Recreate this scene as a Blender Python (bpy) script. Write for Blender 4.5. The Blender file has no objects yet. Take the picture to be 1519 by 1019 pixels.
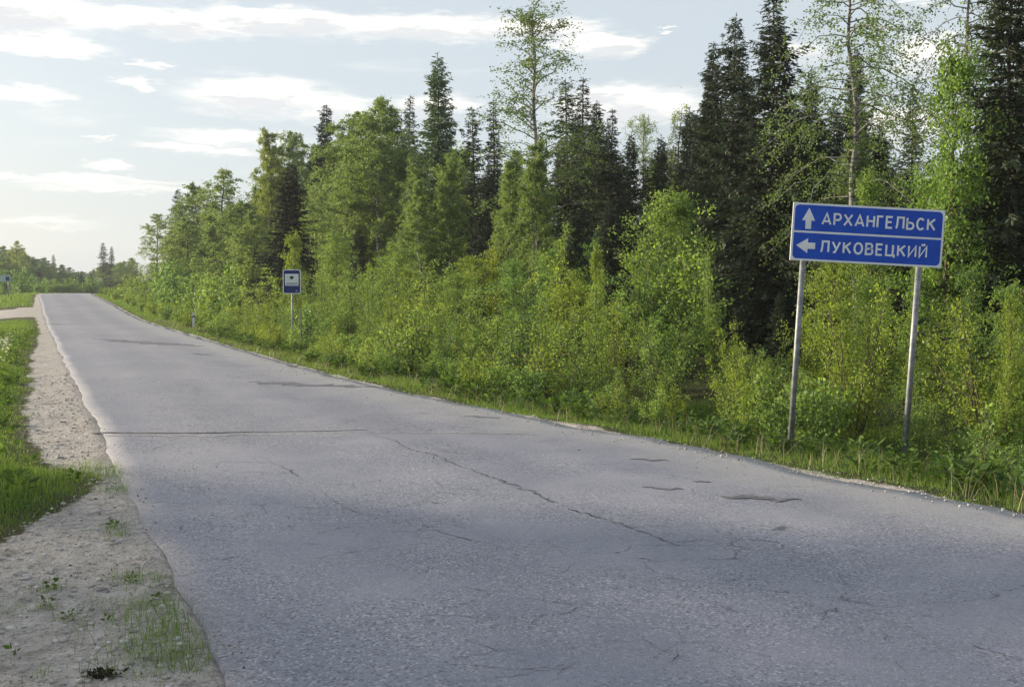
import bpy, math, random
import numpy as np
from mathutils import Vector, Matrix
R = math.radians
sc = bpy.context.scene
col = sc.collection

# ------------------------------------------------------------------ camera, sky, sun, exposure
F_PX, CX, CY, CAM_Z, PITCH = 1500.0, 759.5, 509.5, 1.69, math.atan(79.5 / 1500)
cam_d = bpy.data.cameras.new('camera')
cam_d.sensor_width = 36.0
cam_d.lens = 36.0 * F_PX / 1519.0
cam_d.clip_start = 0.1
cam_d.clip_end = 6000
cam = bpy.data.objects.new('camera', cam_d)
col.objects.link(cam)
cam.location = (0, 0, CAM_Z)
cam.rotation_euler = (R(90) - PITCH, 0, 0)
sc.camera = cam

SUN_AZ, SUN_EL = -69.0, 13.0            # degrees; azimuth from +Y towards +X
SUN_STRENGTH, SUN_ANGLE = 5.0, 2.5
SKY_STRENGTH, EXPOSURE = 0.09, 0.74
sc.view_settings.view_transform = 'Standard'
sc.view_settings.look = 'None'
sc.view_settings.exposure = EXPOSURE
sc.view_settings.gamma = 1.0
sc.view_settings.use_curve_mapping = False
sc.render.engine = 'CYCLES'
sc.cycles.use_denoising = True
sc.cycles.max_bounces = 5
sc.cycles.diffuse_bounces = 3
sc.cycles.glossy_bounces = 2
sc.cycles.transmission_bounces = 4
sc.cycles.sample_clamp_indirect = 6.0
sc.cycles.pixel_filter_type = 'BLACKMAN_HARRIS'

sd = bpy.data.lights.new('sun', 'SUN')
sd.energy = SUN_STRENGTH
sd.angle = R(SUN_ANGLE)
sd.color = (1.0, 0.86, 0.66)
sun = bpy.data.objects.new('sun', sd)
col.objects.link(sun)
S = Vector((math.sin(R(SUN_AZ)) * math.cos(R(SUN_EL)), math.cos(R(SUN_AZ)) * math.cos(R(SUN_EL)), math.sin(R(SUN_EL))))
sun.rotation_euler = S.to_track_quat('Z', 'Y').to_euler()
sun.location = S * 200


class NT:
    """small helper to write node trees as expressions"""
    def __init__(self, tree):
        self.t = tree
        self.n = tree.nodes
        self.l = tree.links

    def node(self, kind, **kw):
        n = self.n.new(kind)
        for k, v in kw.items():
            setattr(n, k, v)
        return n

    def put(self, sock, v):
        if hasattr(v, 'is_output') or isinstance(v, bpy.types.NodeSocket):
            self.l.new(v, sock)
        else:
            if isinstance(v, (tuple, list)) and len(v) == 3 and sock.type == 'RGBA':
                v = (*v, 1)
            sock.default_value = v

    def m(self, op, a, b=None, c=None, clamp=False):
        n = self.node('ShaderNodeMath', operation=op, use_clamp=clamp)
        self.put(n.inputs[0], a)
        if b is not None:
            self.put(n.inputs[1], b)
        if c is not None:
            self.put(n.inputs[2], c)
        return n.outputs[0]

    def ramp(self, v, lo, hi, a=0.0, b=1.0):
        n = self.node('ShaderNodeMapRange', interpolation_type='SMOOTHSTEP')
        for k, x in zip(('Value', 'From Min', 'From Max', 'To Min', 'To Max'), (v, lo, hi, a, b)):
            self.put(n.inputs[k], x)
        return n.outputs[0]

    def mix(self, f, a, b, mode='MIX'):
        n = self.node('ShaderNodeMix', data_type='RGBA', blend_type=mode)
        self.put(n.inputs[0], f)
        self.put(n.inputs[6], a)
        self.put(n.inputs[7], b)
        return n.outputs[2]

    def noise(self, vec, scale, detail=4, rough=0.55, out=0, dim='3D', w=None):
        n = self.node('ShaderNodeTexNoise', noise_dimensions=dim)
        if vec is not None:
            self.l.new(vec, n.inputs['Vector'])
        n.inputs['Scale'].default_value = scale
        n.inputs['Detail'].default_value = detail
        n.inputs['Roughness'].default_value = rough
        return n.outputs[out]

    def vec(self, x, y, z=0.0):
        n = self.node('ShaderNodeCombineXYZ')
        for i, v in enumerate((x, y, z)):
            self.put(n.inputs[i], v)
        return n.outputs[0]


def build_world():
    w = bpy.data.worlds.new('World')
    sc.world = w
    w.use_nodes = True
    nt = NT(w.node_tree)
    nt.n.clear()
    out = nt.node('ShaderNodeOutputWorld')
    sky = nt.node('ShaderNodeTexSky', sky_type='NISHITA')
    sky.sun_disc = False
    sky.sun_elevation = R(SUN_EL)
    sky.sun_rotation = R(SUN_AZ)
    sky.altitude = 50
    sky.air_density = 1.0
    sky.dust_density = 3.4
    sky.ozone_density = 2.0
    bg = nt.node('ShaderNodeBackground')
    nt.l.new(sky.outputs[0], bg.inputs[0])
    bg.inputs[1].default_value = SKY_STRENGTH
    tc = nt.node('ShaderNodeTexCoord')
    sp = nt.node('ShaderNodeSeparateXYZ')
    nt.l.new(tc.outputs['Generated'], sp.inputs[0])
    x, y, z = sp.outputs
    az = nt.m('ARCTAN2', x, y)
    el = nt.m('ARCSINE', z)
    # thin veil and scattered streaks, over the whole sky
    stretched = nt.vec(nt.m('MULTIPLY', x, 3.0), nt.m('MULTIPLY', y, 3.0), nt.m('MULTIPLY', z, 22.0))
    n1 = nt.noise(stretched, 1.7, 6, 0.6)
    streak = nt.ramp(n1, 0.56, 0.80, 0.0, 0.40)
    # cloud banks
    wv = nt.vec(nt.m('MULTIPLY', az, 7.0), nt.m('MULTIPLY', el, 34.0))
    wn = nt.node('ShaderNodeTexNoise')
    nt.l.new(wv, wn.inputs['Vector'])
    wn.inputs['Scale'].default_value = 3.2
    wn.inputs['Detail'].default_value = 8
    wn.inputs['Roughness'].default_value = 0.66
    wsep = nt.node('ShaderNodeSeparateColor')
    nt.l.new(wn.outputs['Color'], wsep.inputs[0])
    azw = nt.m('ADD', az, nt.m('MULTIPLY', nt.m('SUBTRACT', wsep.outputs[0], 0.5), 0.085))
    elw = nt.m('ADD', el, nt.m('MULTIPLY', nt.m('SUBTRACT', wsep.outputs[1], 0.5), 0.03))
    banks = [  # pixel x, y, half width, half height, opacity
        (40, 22, 150, 36, 1.0), (60, 68, 130, 17, .95), (260, 40, 150, 25, 1.0), (430, 40, 170, 22, 1.0),
        (640, 48, 170, 24, 1.0), (790, 50, 130, 20, .9), (890, 72, 85, 20, .95), (985, 54, 14, 3, .8),
        (30, 142, 90, 13, .95), (205, 128, 42, 11, .9), (225, 102, 40, 5, .8), (385, 146, 130, 34, .95),
        (500, 165, 70, 32, .8), (345, 205, 130, 13, .6), (300, 222, 110, 9, .65), (160, 247, 42, 8, .7),
        (110, 268, 190, 8, .6), (180, 282, 150, 7, .5), (155, 207, 30, 4, .6), (640, 160, 80, 20, .7),
        (930, 160, 130, 36, .95), (900, 145, 70, 18, .7), (1370, 90, 60, 36, .9), (1380, 5, 60, 8, .7),
        (1330, 190, 80, 36, .8), (1180, 85, 60, 18, .5), (60, 330, 120, 8, .35),
        (-150, 60, 110, 20, .8), (-240, 150, 130, 16, .7), (-350, 230, 150, 12, .6), (1700, 60, 150, 30, .8), (1800, 190, 120, 20, .7),
        (-100, -110, 220, 34, .8), (500, -140, 260, 34, .8), (1100, -90, 180, 26, .7), (1650, -170, 220, 34, .7)]
    warped = nt.vec(azw, elw)
    dens = under = None
    for (px, py, rx, ry, op) in banks:
        a = math.atan((px - CX) / F_PX)
        e = math.atan((430 - py) / math.hypot(F_PX, px - CX))
        ra, re = rx / F_PX * math.cos(a), ry / F_PX
        ma = nt.node('ShaderNodeVectorMath', operation='MULTIPLY_ADD')
        nt.l.new(warped, ma.inputs[0])
        ma.inputs[1].default_value = (1 / ra, 1 / re, 0)
        ma.inputs[2].default_value = (-a / ra, -e / re, 0)
        ln = nt.node('ShaderNodeVectorMath', operation='LENGTH')
        nt.l.new(ma.outputs[0], ln.inputs[0])
        q = nt.m('MULTIPLY_ADD', ln.outputs['Value'], -op, op)
        if ry >= 18:
            mb = nt.node('ShaderNodeVectorMath', operation='MULTIPLY_ADD')
            nt.l.new(warped, mb.inputs[0])
            mb.inputs[1].default_value = (1.25 / ra, 1.5 / re, 0)
            mb.inputs[2].default_value = (-a * 1.25 / ra, -(e - .38 * re) * 1.5 / re, 0)
            lb = nt.node('ShaderNodeVectorMath', operation='LENGTH')
            nt.l.new(mb.outputs[0], lb.inputs[0])
            qb = nt.m('SUBTRACT', 1.0, lb.outputs['Value'])
            under = qb if under is None else nt.m('MAXIMUM', under, qb)
        dens = q if dens is None else nt.m('SMOOTH_MAX', dens, q, 0.12)
    body = nt.ramp(dens, -0.08, 0.60)
    alpha = nt.m('MAXIMUM', body, streak)
    alpha = nt.m('MULTIPLY', alpha, 0.93)
    n2 = nt.noise(wv, 4.2, 5, 0.6)
    belly = nt.ramp(nt.m('ADD', under, nt.m('MULTIPLY', nt.m('SUBTRACT', n2, 0.5), 1.3)), 0.05, 0.65, 0.0, 0.75)
    ccol = nt.mix(belly, (0.96, 0.925, 0.86), (0.55, 0.58, 0.625))
    bg2 = nt.node('ShaderNodeBackground')
    nt.l.new(ccol, bg2.inputs[0])
    bg2.inputs[1].default_value = 0.78
    # a thin high veil of cirrus whitens the whole sky
    veil = nt.node('ShaderNodeBackground')
    veil.inputs[0].default_value = (0.665, 0.73, 0.775, 1)
    veil.inputs[1].default_value = 0.76
    vm = nt.node('ShaderNodeMixShader')
    vm.inputs[0].default_value = 0.68
    nt.l.new(bg.outputs[0], vm.inputs[1])
    nt.l.new(veil.outputs[0], vm.inputs[2])
    mx = nt.node('ShaderNodeMixShader')
    nt.l.new(alpha, mx.inputs[0])
    nt.l.new(vm.outputs[0], mx.inputs[1])
    nt.l.new(bg2.outputs[0], mx.inputs[2])
    nt.l.new(mx.outputs[0], out.inputs[0])
    w.cycles.sampling_method = 'NONE'


build_world()

# ------------------------------------------------------------------ the lie of the land
# s runs along the road away from the camera, t runs to the right of it
TH = math.atan(0.4755)
UX, UY, VX, VY = -math.sin(TH), math.cos(TH), math.cos(TH), math.sin(TH)
T_LEFT = 0.73


def world(s, t):
    return s * UX + t * VX, s * UY + t * VY


def road_xy(x, y):
    return x * UX + y * UY, x * VX + y * VY


def sstep(x, a, b):
    k = np.clip((np.asarray(x, float) - a) / (b - a), 0, 1)
    return k * k * (3 - 2 * k)


def bend(s):                               # the road turns right beyond the crest
    return np.where(np.asarray(s, float) > 112, (np.asarray(s, float) - 112) ** 2 / 170.0, 0.0)


def t_right(s):
    return np.interp(s, [-60, -5, 0, 5.3, 10.3, 13.7, 17, 25, 48, 120, 400],
                     [9.0, 8.5, 7.7, 6.86, 6.35, 5.88, 5.5, 5.42, 5.6, 5.75, 5.75])


def z_road(s):
    return np.interp(s, [-100, 45, 55, 62, 70, 78, 88, 100, 112, 122, 135, 160, 220, 400, 3000],
                     [0, -.05, -.06, .0, .18, .4, .66, .93, 1.18, 1.30, 1.22, .7, -.4, -.6, -.6])


_rs = np.random.RandomState(5)
_tab = _rs.rand(256, 256)


def vnoise(x, y):
    x = np.asarray(x, float); y = np.asarray(y, float)
    xi = np.floor(x).astype(int); yi = np.floor(y).astype(int)
    fx = x - xi; fy = y - yi
    fx = fx * fx * (3 - 2 * fx); fy = fy * fy * (3 - 2 * fy)
    g = lambda i, j: _tab[i & 255, j & 255]
    return (g(xi, yi) * (1 - fx) + g(xi + 1, yi) * fx) * (1 - fy) + (g(xi, yi + 1) * (1 - fx) + g(xi + 1, yi + 1) * fx) * fy


def fbm(x, y, o=4):
    a, tot, amp = 0, 0, 1.0
    for i in range(o):
        a = a + amp * vnoise(np.asarray(x) * 2 ** i + 17.3 * i, np.asarray(y) * 2 ** i + 9.1 * i)
        tot += amp
        amp *= .5
    return a / tot


def ground_z(s, t):
    s = np.asarray(s, float); t = np.asarray(t, float)
    tb = t - bend(s)
    dr = tb - t_right(s)
    dl = T_LEFT - tb
    zr = np.interp(dr, [0, .25, 1.2, 2.0, 3.2, 4.4, 6, 9, 40, 400], [-.035, -.03, -.15, -.36, -.62, -.5, -.2, -.05, .1, .1])
    zl = np.interp(dl, [0, .2, 1.5, 3.2, 5, 8, 40], [-.010, -.014, -.05, -.2, -.5, -.35, -.2])
    z = np.where(dr > 0, zr, np.where(dl > 0, zl, -.07))
    off = (dr > .15) | (dl > .15)
    bump = (fbm(s * .9, t * .9) - .5) * .10 + (fbm(s * 4, t * 4, 3) - .5) * .035
    near_l = (dl > 0) & (dl < 1.6)
    z = z + np.where(off, bump * np.where(near_l, .55, 1.0), 0)
    return z_road(s) + z


def gz(s, t):
    return float(ground_z(np.array([s]), np.array([t]))[0])


def ray(px, py):
    a, b = (px - CX) / F_PX, (CY - py) / F_PX
    return (a, math.cos(PITCH) + b * math.sin(PITCH), b * math.cos(PITCH) - math.sin(PITCH))


def on_ground(px, py, dz=0.0):
    d = ray(px, py)
    k = (CAM_Z - dz) / -d[2]
    return d[0] * k, d[1] * k


def spot(px, py, t):
    """the point at distance t to the right of the road seen at a pixel: x, y, z, s"""
    d = ray(px, py)
    k = t / (d[0] * VX + d[1] * VY)
    x, y = d[0] * k, d[1] * k
    return x, y, CAM_Z + d[2] * k, road_xy(x, y)[0]


def px_of(x, y, z):
    dep = y * math.cos(PITCH) - (z - CAM_Z) * math.sin(PITCH)
    up = (z - CAM_Z) * math.cos(PITCH) + y * math.sin(PITCH)
    return CX + F_PX * x / dep, CY - F_PX * up / dep


# ------------------------------------------------------------------ mesh and object helpers
def np_mesh(name, V, Fc, smooth=False):
    V = np.ascontiguousarray(V, dtype=np.float32)
    Fc = np.ascontiguousarray(Fc, dtype=np.int32)
    n = Fc.shape[1]
    me = bpy.data.meshes.new(name)
    me.vertices.add(len(V))
    me.vertices.foreach_set('co', V.ravel())
    me.loops.add(Fc.size)
    me.loops.foreach_set('vertex_index', Fc.ravel())
    me.polygons.add(len(Fc))
    me.polygons.foreach_set('loop_start', np.arange(0, Fc.size, n, dtype=np.int32))
    me.polygons.foreach_set('loop_total', np.full(len(Fc), n, dtype=np.int32))
    if smooth:
        me.polygons.foreach_set('use_smooth', np.ones(len(Fc), dtype=bool))
    me.update()
    me.validate()
    return me


def link(name, me, mat=None, parent=None):
    o = bpy.data.objects.new(name, me)
    if mat is not None and len(me.materials) == 0:
        me.materials.append(mat)
    col.objects.link(o)
    if parent is not None:
        o.parent = parent
    return o


def empty(name, loc, label=None, cat=None, group=None, rz=0.0):
    o = bpy.data.objects.new(name, None)
    o.empty_display_size = .3
    col.objects.link(o)
    o.location = loc
    o.rotation_euler = (0, 0, rz)
    tag(o, label, cat, group)
    return o


def tag(o, label=None, cat=None, group=None, kind=None):
    for k, v in (('label', label), ('category', cat), ('group', group), ('kind', kind)):
        if v:
            o[k] = v
    return o


class MB:
    """collects simple solids into one mesh"""
    def __init__(self):
        self.v, self.f = [], []

    def box(self, c, d):
        b = len(self.v)
        for sx in (-1, 1):
            for sy in (-1, 1):
                for sz in (-1, 1):
                    self.v.append((c[0] + sx * d[0] / 2, c[1] + sy * d[1] / 2, c[2] + sz * d[2] / 2))
        for q in ((0, 1, 3, 2), (4, 6, 7, 5), (0, 4, 5, 1), (2, 3, 7, 6), (0, 2, 6, 4), (1, 5, 7, 3)):
            self.f.append([b + i for i in q])
        return self

    def tube(self, pts, rad, n=12, cap=True):
        b = len(self.v)
        pts = [Vector(p) for p in pts]
        for i, p in enumerate(pts):
            d = (pts[min(i + 1, len(pts) - 1)] - pts[max(i - 1, 0)]).normalized()
            x = d.orthogonal().normalized() if abs(d.z) < .9 else Vector((1, 0, 0)).cross(d).cross(d).normalized()
            y = d.cross(x)
            r = rad[i] if isinstance(rad, (list, tuple)) else rad
            for k in range(n):
                a = 2 * math.pi * k / n
                self.v.append(tuple(p + (x * math.cos(a) + y * math.sin(a)) * r))
        for i in range(len(pts) - 1):
            for k in range(n):
                k2 = (k + 1) % n
                self.f.append([b + i * n + k, b + i * n + k2, b + (i + 1) * n + k2, b + (i + 1) * n + k])
        if cap:
            self.f.append([b + k for k in range(n)][::-1])
            self.f.append([b + (len(pts) - 1) * n + k for k in range(n)])
        return self

    def prism(self, outline, y0, y1):
        """outline in x,z extruded from y0 (front) to y1"""
        b, n = len(self.v), len(outline)
        for yy in (y0, y1):
            for p in outline:
                self.v.append((p[0], yy, p[1]))
        self.f.append([b + i for i in range(n)])
        self.f.append([b + n + i for i in range(n)][::-1])
        for i in range(n):
            j = (i + 1) % n
            self.f.append([b + j, b + i, b + n + i, b + n + j])
        return self

    def mesh(self, name):
        me = bpy.data.meshes.new(name)
        me.from_pydata(self.v, [], self.f)
        me.update()
        return me

    def build(self, name, mat, parent=None, smooth=False):
        me = self.mesh(name)
        if smooth:
            for p in me.polygons:
                p.use_smooth = len(p.vertices) == 4
        return link(name, me, mat, parent)


# ------------------------------------------------------------------ materials
def new_mat(name):
    m = bpy.data.materials.new(name)
    m.use_nodes = True
    nt = NT(m.node_tree)
    nt.n.clear()
    out = nt.node('ShaderNodeOutputMaterial')
    return m, nt, out


def principled(nt, colr, rough=.6, metal=0.0, spec=.4, normal=None):
    p = nt.node('ShaderNodeBsdfPrincipled')
    nt.put(p.inputs['Base Color'], colr)
    nt.put(p.inputs['Roughness'], rough)
    nt.put(p.inputs['Metallic'], metal)
    nt.put(p.inputs['Specular IOR Level'], spec)
    if normal is not None:
        nt.l.new(normal, p.inputs['Normal'])
    return p.outputs[0]


def bump(nt, h, strength, dist):
    b = nt.node('ShaderNodeBump')
    nt.put(b.inputs['Strength'], strength)
    nt.put(b.inputs['Distance'], dist)
    nt.l.new(h, b.inputs['Height'])
    return b.outputs[0]


def leaf_mat(name, c0, c1, trans=.42, tcol=None, rough=.5, var=.6):
    m, nt, out = new_mat(name)
    geo = nt.node('ShaderNodeNewGeometry')
    oi = nt.node('ShaderNodeObjectInfo')
    rnd = geo.outputs['Random Per Island']
    base = nt.mix(rnd, c0, c1)
    v = nt.m('ADD', 1 - var / 2, nt.m('MULTIPLY', nt.m('FRACT', nt.m('MULTIPLY', rnd, 37.7)), var))
    base = nt.mix(1.0, base, oi.outputs['Color'], 'MULTIPLY')
    hs = nt.node('ShaderNodeHueSaturation')
    nt.l.new(base, hs.inputs['Color'])
    nt.l.new(v, hs.inputs['Value'])
    base = hs.outputs[0]
    p = principled(nt, base, rough, 0, .25)
    tr = nt.node('ShaderNodeBsdfTranslucent')
    nt.put(tr.inputs[0], nt.mix(1.0, base, tcol or (1.42, 1.40, .60), 'MULTIPLY'))
    mx = nt.node('ShaderNodeMixShader')
    mx.inputs[0].default_value = trans
    nt.l.new(p, mx.inputs[1])
    nt.l.new(tr.outputs[0], mx.inputs[2])
    nt.l.new(mx.outputs[0], out.inputs[0])
    return m


def noise_mat(name, c0, c1, scale, rough=.8, bmp=.3, bdist=.02, stretch=(1, 1, 1), lo=.35, hi=.65, metal=0, spec=.3):
    m, nt, out = new_mat(name)
    tc = nt.node('ShaderNodeTexCoord')
    mp = nt.node('ShaderNodeMapping')
    mp.inputs['Scale'].default_value = stretch
    nt.l.new(tc.outputs['Object'], mp.inputs[0])
    n = nt.noise(mp.outputs[0], scale, 5, .6)
    c = nt.mix(nt.ramp(n, lo, hi), c0, c1)
    nt.l.new(principled(nt, c, rough, metal, spec, bump(nt, n, bmp, bdist)), out.inputs[0])
    return m


M = {}
M['leaf'] = leaf_mat('birch_leaf', (.130, .202, .064), (.215, .294, .104), .50)
M['leaf_tree'] = leaf_mat('tree_leaf', (.138, .200, .082), (.212, .272, .116), .48)
M['needle'] = leaf_mat('spruce_needle', (.028, .048, .032), (.062, .084, .048), .2, (1.3, 1.3, .6), .6)
M['grass'] = leaf_mat('grass_blade', (.098, .186, .044), (.192, .266, .074), .43, rough=.7)
M['weed'] = leaf_mat('weed_leaf', (.050, .100, .024), (.090, .145, .034), .35, rough=.8)
M['petal'] = leaf_mat('petal', (.70, .70, .60), (.80, .80, .72), .3, (1, 1, .9))
M['straw'] = leaf_mat('dry_stalk', (.22, .18, .10), (.34, .29, .17), .15, (1, 1, .9))
M['bark_birch'] = noise_mat('birch_bark', (.07, .066, .06), (.30, .29, .27), 3.0, .8, .3, .01, (1, 1, 5), .36, .6)
M['bark'] = noise_mat('brown_bark', (.045, .036, .028), (.12, .10, .08), 6.0, .9, .5, .02, (1, 1, .25))
M['stem'] = noise_mat('shrub_stem', (.06, .045, .03), (.15, .12, .085), 9.0, .85, .2, .005)
M['galv'] = noise_mat('galvanised_steel', (.15, .16, .165), (.26, .27, .28), 14.0, .55, .06, .003, metal=.55, spec=.5)
M['sign_white'] = noise_mat('sign_white', (.62, .64, .66), (.72, .73, .74), 5.0, .42, .02, .002)
M['sign_blue'] = noise_mat('sign_blue', (.007, .058, .400), (.011, .076, .470), 4.0, .55, .02, .002)
M['sign_navy'] = noise_mat('sign_navy', (.008, .022, .12), (.011, .03, .15), 4.0, .4, .02, .002)
M['sign_black'] = noise_mat('sign_black', (.012, .012, .013), (.02, .02, .022), 8.0, .5, .02, .002)
M['sign_teal'] = noise_mat('sign_teal', (.30, .42, .40), (.38, .50, .48), 5.0, .5, .02, .002)
M['sign_yellow'] = noise_mat('sign_yellow', (.42, .42, .22), (.55, .53, .30), 5.0, .5, .02, .002)
M['post_white'] = noise_mat('post_white', (.55, .55, .52), (.72, .72, .70), 12.0, .6, .05, .003)
M['wood_grey'] = noise_mat('weathered_wood', (.10, .08, .055), (.22, .19, .15), 8.0, .85, .3, .01, (1, 1, .2))


def road_material():
    m, nt, out = new_mat('old_asphalt')
    uvn = nt.node('ShaderNodeUVMap')
    sp = nt.node('ShaderNodeSeparateXYZ')
    nt.l.new(uvn.outputs[0], sp.inputs[0])
    edge, s = sp.outputs[0], sp.outputs[1]          # edge = metres to the nearest road edge
    at = nt.node('ShaderNodeAttribute', attribute_name='st')
    st = at.outputs['Vector']
    stp = nt.node('ShaderNodeSeparateXYZ')
    nt.l.new(st, stp.inputs[0])
    tt = stp.outputs[1]
    big = nt.noise(st, .16, 4, .6)
    mid = nt.noise(st, 1.3, 5, .62)
    base = nt.mix(nt.ramp(big, .38, .62), (.242, .240, .276), (.286, .277, .302))
    base = nt.mix(nt.ramp(mid, .35, .68), nt.mix(1.0, base, (.84, .85, .88), 'MULTIPLY'), base)
    # bluish tree shade tinted into the colour this side of the transverse joint
    jn = nt.m('ADD', s, nt.m('MULTIPLY', nt.m('SUBTRACT', nt.noise(st, .5, 3), .5), 3.0))
    near_shade = nt.m('MULTIPLY', nt.ramp(jn, 8.5, 13.0, 1.0, 0.0), .55)
    base = nt.mix(near_shade, base, nt.mix(1.0, base, (.93, .97, 1.07), 'MULTIPLY'))
    # aggregate: pale and dark stones showing in the binder
    vo = nt.node('ShaderNodeTexVoronoi', feature='F1')
    nt.l.new(st, vo.inputs['Vector'])
    vo.inputs['Scale'].default_value = 74
    vsep = nt.node('ShaderNodeSeparateColor')
    nt.l.new(vo.outputs['Color'], vsep.inputs[0])
    pale = nt.ramp(vsep.outputs[0], .72, .96)
    dark = nt.ramp(vsep.outputs[1], .70, .92)
    patchy = nt.ramp(nt.noise(st, .7, 3), .35, .6, .35, 1.0)
    base = nt.mix(nt.m('MULTIPLY', nt.m('MULTIPLY', pale, .58), patchy), base, (.50, .49, .49))
    base = nt.mix(nt.m('MULTIPLY', nt.m('MULTIPLY', dark, .72), patchy), base, (.075, .075, .085))
    fine = nt.noise(st, 160, 2, .7)
    base = nt.mix(.38, base, nt.mix(nt.ramp(fine, .3, .7), (.16, .16, .17), (.78, .78, .79)), 'OVERLAY')
    # polished wheel paths and stretched stains along the lanes
    ln_ = nt.m('ADD', tt, nt.m('MULTIPLY', nt.m('SUBTRACT', nt.noise(st, .25, 3), .5), .7))
    wheel = nt.m('ABSOLUTE', nt.m('SINE', nt.m('MULTIPLY', ln_, 1.95)))
    base = nt.mix(nt.ramp(wheel, .35, 1.0, 0.0, .55), base, nt.mix(1.0, base, (.80, .82, .86), 'MULTIPLY'))
    lst = nt.node('ShaderNodeVectorMath', operation='MULTIPLY')
    nt.l.new(st, lst.inputs[0])
    lst.inputs[1].default_value = (.25, 1.6, 1)
    stain = nt.ramp(nt.noise(lst.outputs[0], 1.6, 5, .7), .56, .74, 0.0, .45)
    base = nt.mix(stain, base, nt.mix(1.0, base, (.66, .66, .70), 'MULTIPLY'))
    # map cracking in patches
    vc = nt.node('ShaderNodeTexVoronoi', feature='DISTANCE_TO_EDGE')
    wob = nt.node('ShaderNodeVectorMath', operation='MULTIPLY_ADD')
    nz = nt.node('ShaderNodeTexNoise')
    nt.l.new(st, nz.inputs['Vector'])
    nz.inputs['Scale'].default_value = 6
    nz.inputs['Detail'].default_value = 5
    nt.l.new(nz.outputs['Color'], wob.inputs[0])
    wob.inputs[1].default_value = (.22, .22, 0)
    nt.l.new(st, wob.inputs[2])
    nt.l.new(wob.outputs[0], vc.inputs['Vector'])
    vc.inputs['Scale'].default_value = 1.9
    line = nt.ramp(vc.outputs[0], .003, .016, 1.0, 0.0)
    where = nt.ramp(nt.noise(st, .42, 4, .65), .47, .58)
    brk = nt.ramp(nt.noise(st, 5.0, 3), .42, .58)
    crack = nt.m('MULTIPLY', nt.m('MULTIPLY', line, where), brk)
    base = nt.mix(nt.m('MULTIPLY', crack, .8), base, (.06, .06, .07))
    # sand and dust washed over the edges
    en = nt.m('ADD', edge, nt.m('MULTIPLY', nt.m('SUBTRACT', nt.noise(st, 2.2, 5, .7), .5), .9))
    en = nt.m('ADD', en, nt.m('MULTIPLY', nt.m('SUBTRACT', nt.noise(st, 19, 4, .7), .5), .45))
    dust = nt.ramp(en, -.12, .26, .17, 0.0)
    right = nt.ramp(tt, 3.2, 5.0)
    en2 = nt.m('ADD', edge, nt.m('MULTIPLY', nt.m('SUBTRACT', nt.noise(st, 1.1, 5, .7), .5), 1.5))
    dust2 = nt.m('MULTIPLY', nt.ramp(en2, .1, 1.5, .6, 0.0), right)
    dust = nt.m('MAXIMUM', dust, dust2)
    sand = nt.mix(nt.ramp(fine, .35, .65), (.27, .26, .25), (.42, .40, .385))
    base = nt.mix(dust, base, sand)
    hgt = nt.m('ADD', nt.m('MULTIPLY', vo.outputs['Distance'], .5), fine)
    hgt = nt.m('SUBTRACT', hgt, nt.m('MULTIPLY', crack, 2.0))
    nrm = bump(nt, hgt, .45, .006)
    rough = nt.ramp(mid, .3, .7, .62, .8)
    nt.l.new(principled(nt, base, rough, 0, .42, nrm), out.inputs[0])
    return m


def ground_material():
    m, nt, out = new_mat('verge_ground')
    a1 = nt.node('ShaderNodeAttribute', attribute_name='gravel')
    at = nt.node('ShaderNodeAttribute', attribute_name='st')
    st = at.outputs['Vector']
    g = a1.outputs['Fac']
    n1 = nt.noise(st, 1.2, 5, .65)
    n2 = nt.noise(st, 9.0, 5, .65)
    fine = nt.noise(st, 55, 4, .7)
    soil = nt.mix(nt.ramp(n1, .35, .65), (.050, .042, .026), (.070, .080, .028))
    soil = nt.mix(nt.ramp(fine, .4, .7), soil, (.10, .105, .042))
    vo = nt.node('ShaderNodeTexVoronoi', feature='F1')
    nt.l.new(st, vo.inputs['Vector'])
    vo.inputs['Scale'].default_value = 62
    vs = nt.node('ShaderNodeSeparateColor')
    nt.l.new(vo.outputs['Color'], vs.inputs[0])
    gr = nt.mix(nt.ramp(n2, .32, .68), (.400, .364, .336), (.600, .552, .515))
    gr = nt.mix(nt.m('MULTIPLY', nt.ramp(vs.outputs[0], .7, .95), .35), gr, (.62, .595, .58))
    gr = nt.mix(nt.m('MULTIPLY', nt.ramp(vs.outputs[1], .80, .97), .5), gr, (.075, .065, .055))
    gr = nt.mix(nt.ramp(nt.noise(st, 2.1, 6, .75), .50, .66, 0.0, .55), gr, (.160, .138, .118))
    gr = nt.mix(nt.ramp(nt.noise(st, 26, 4, .75), .60, .72, 0.0, .8), gr, (.075, .062, .048))
    gm = nt.m('ADD', g, nt.m('MULTIPLY', nt.m('SUBTRACT', nt.noise(st, 5.5, 5, .7), .5), 1.0))
    gmask = nt.ramp(gm, .35, .65)
    c = nt.mix(gmask, soil, gr)
    h = nt.m('ADD', nt.m('ADD', n2, nt.m('MULTIPLY', fine, .6)), nt.m('MULTIPLY', vo.outputs['Distance'], .5))
    nt.l.new(principled(nt, c, .92, 0, .15, bump(nt, h, 1.0, .045)), out.inputs[0])
    return m


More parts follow.
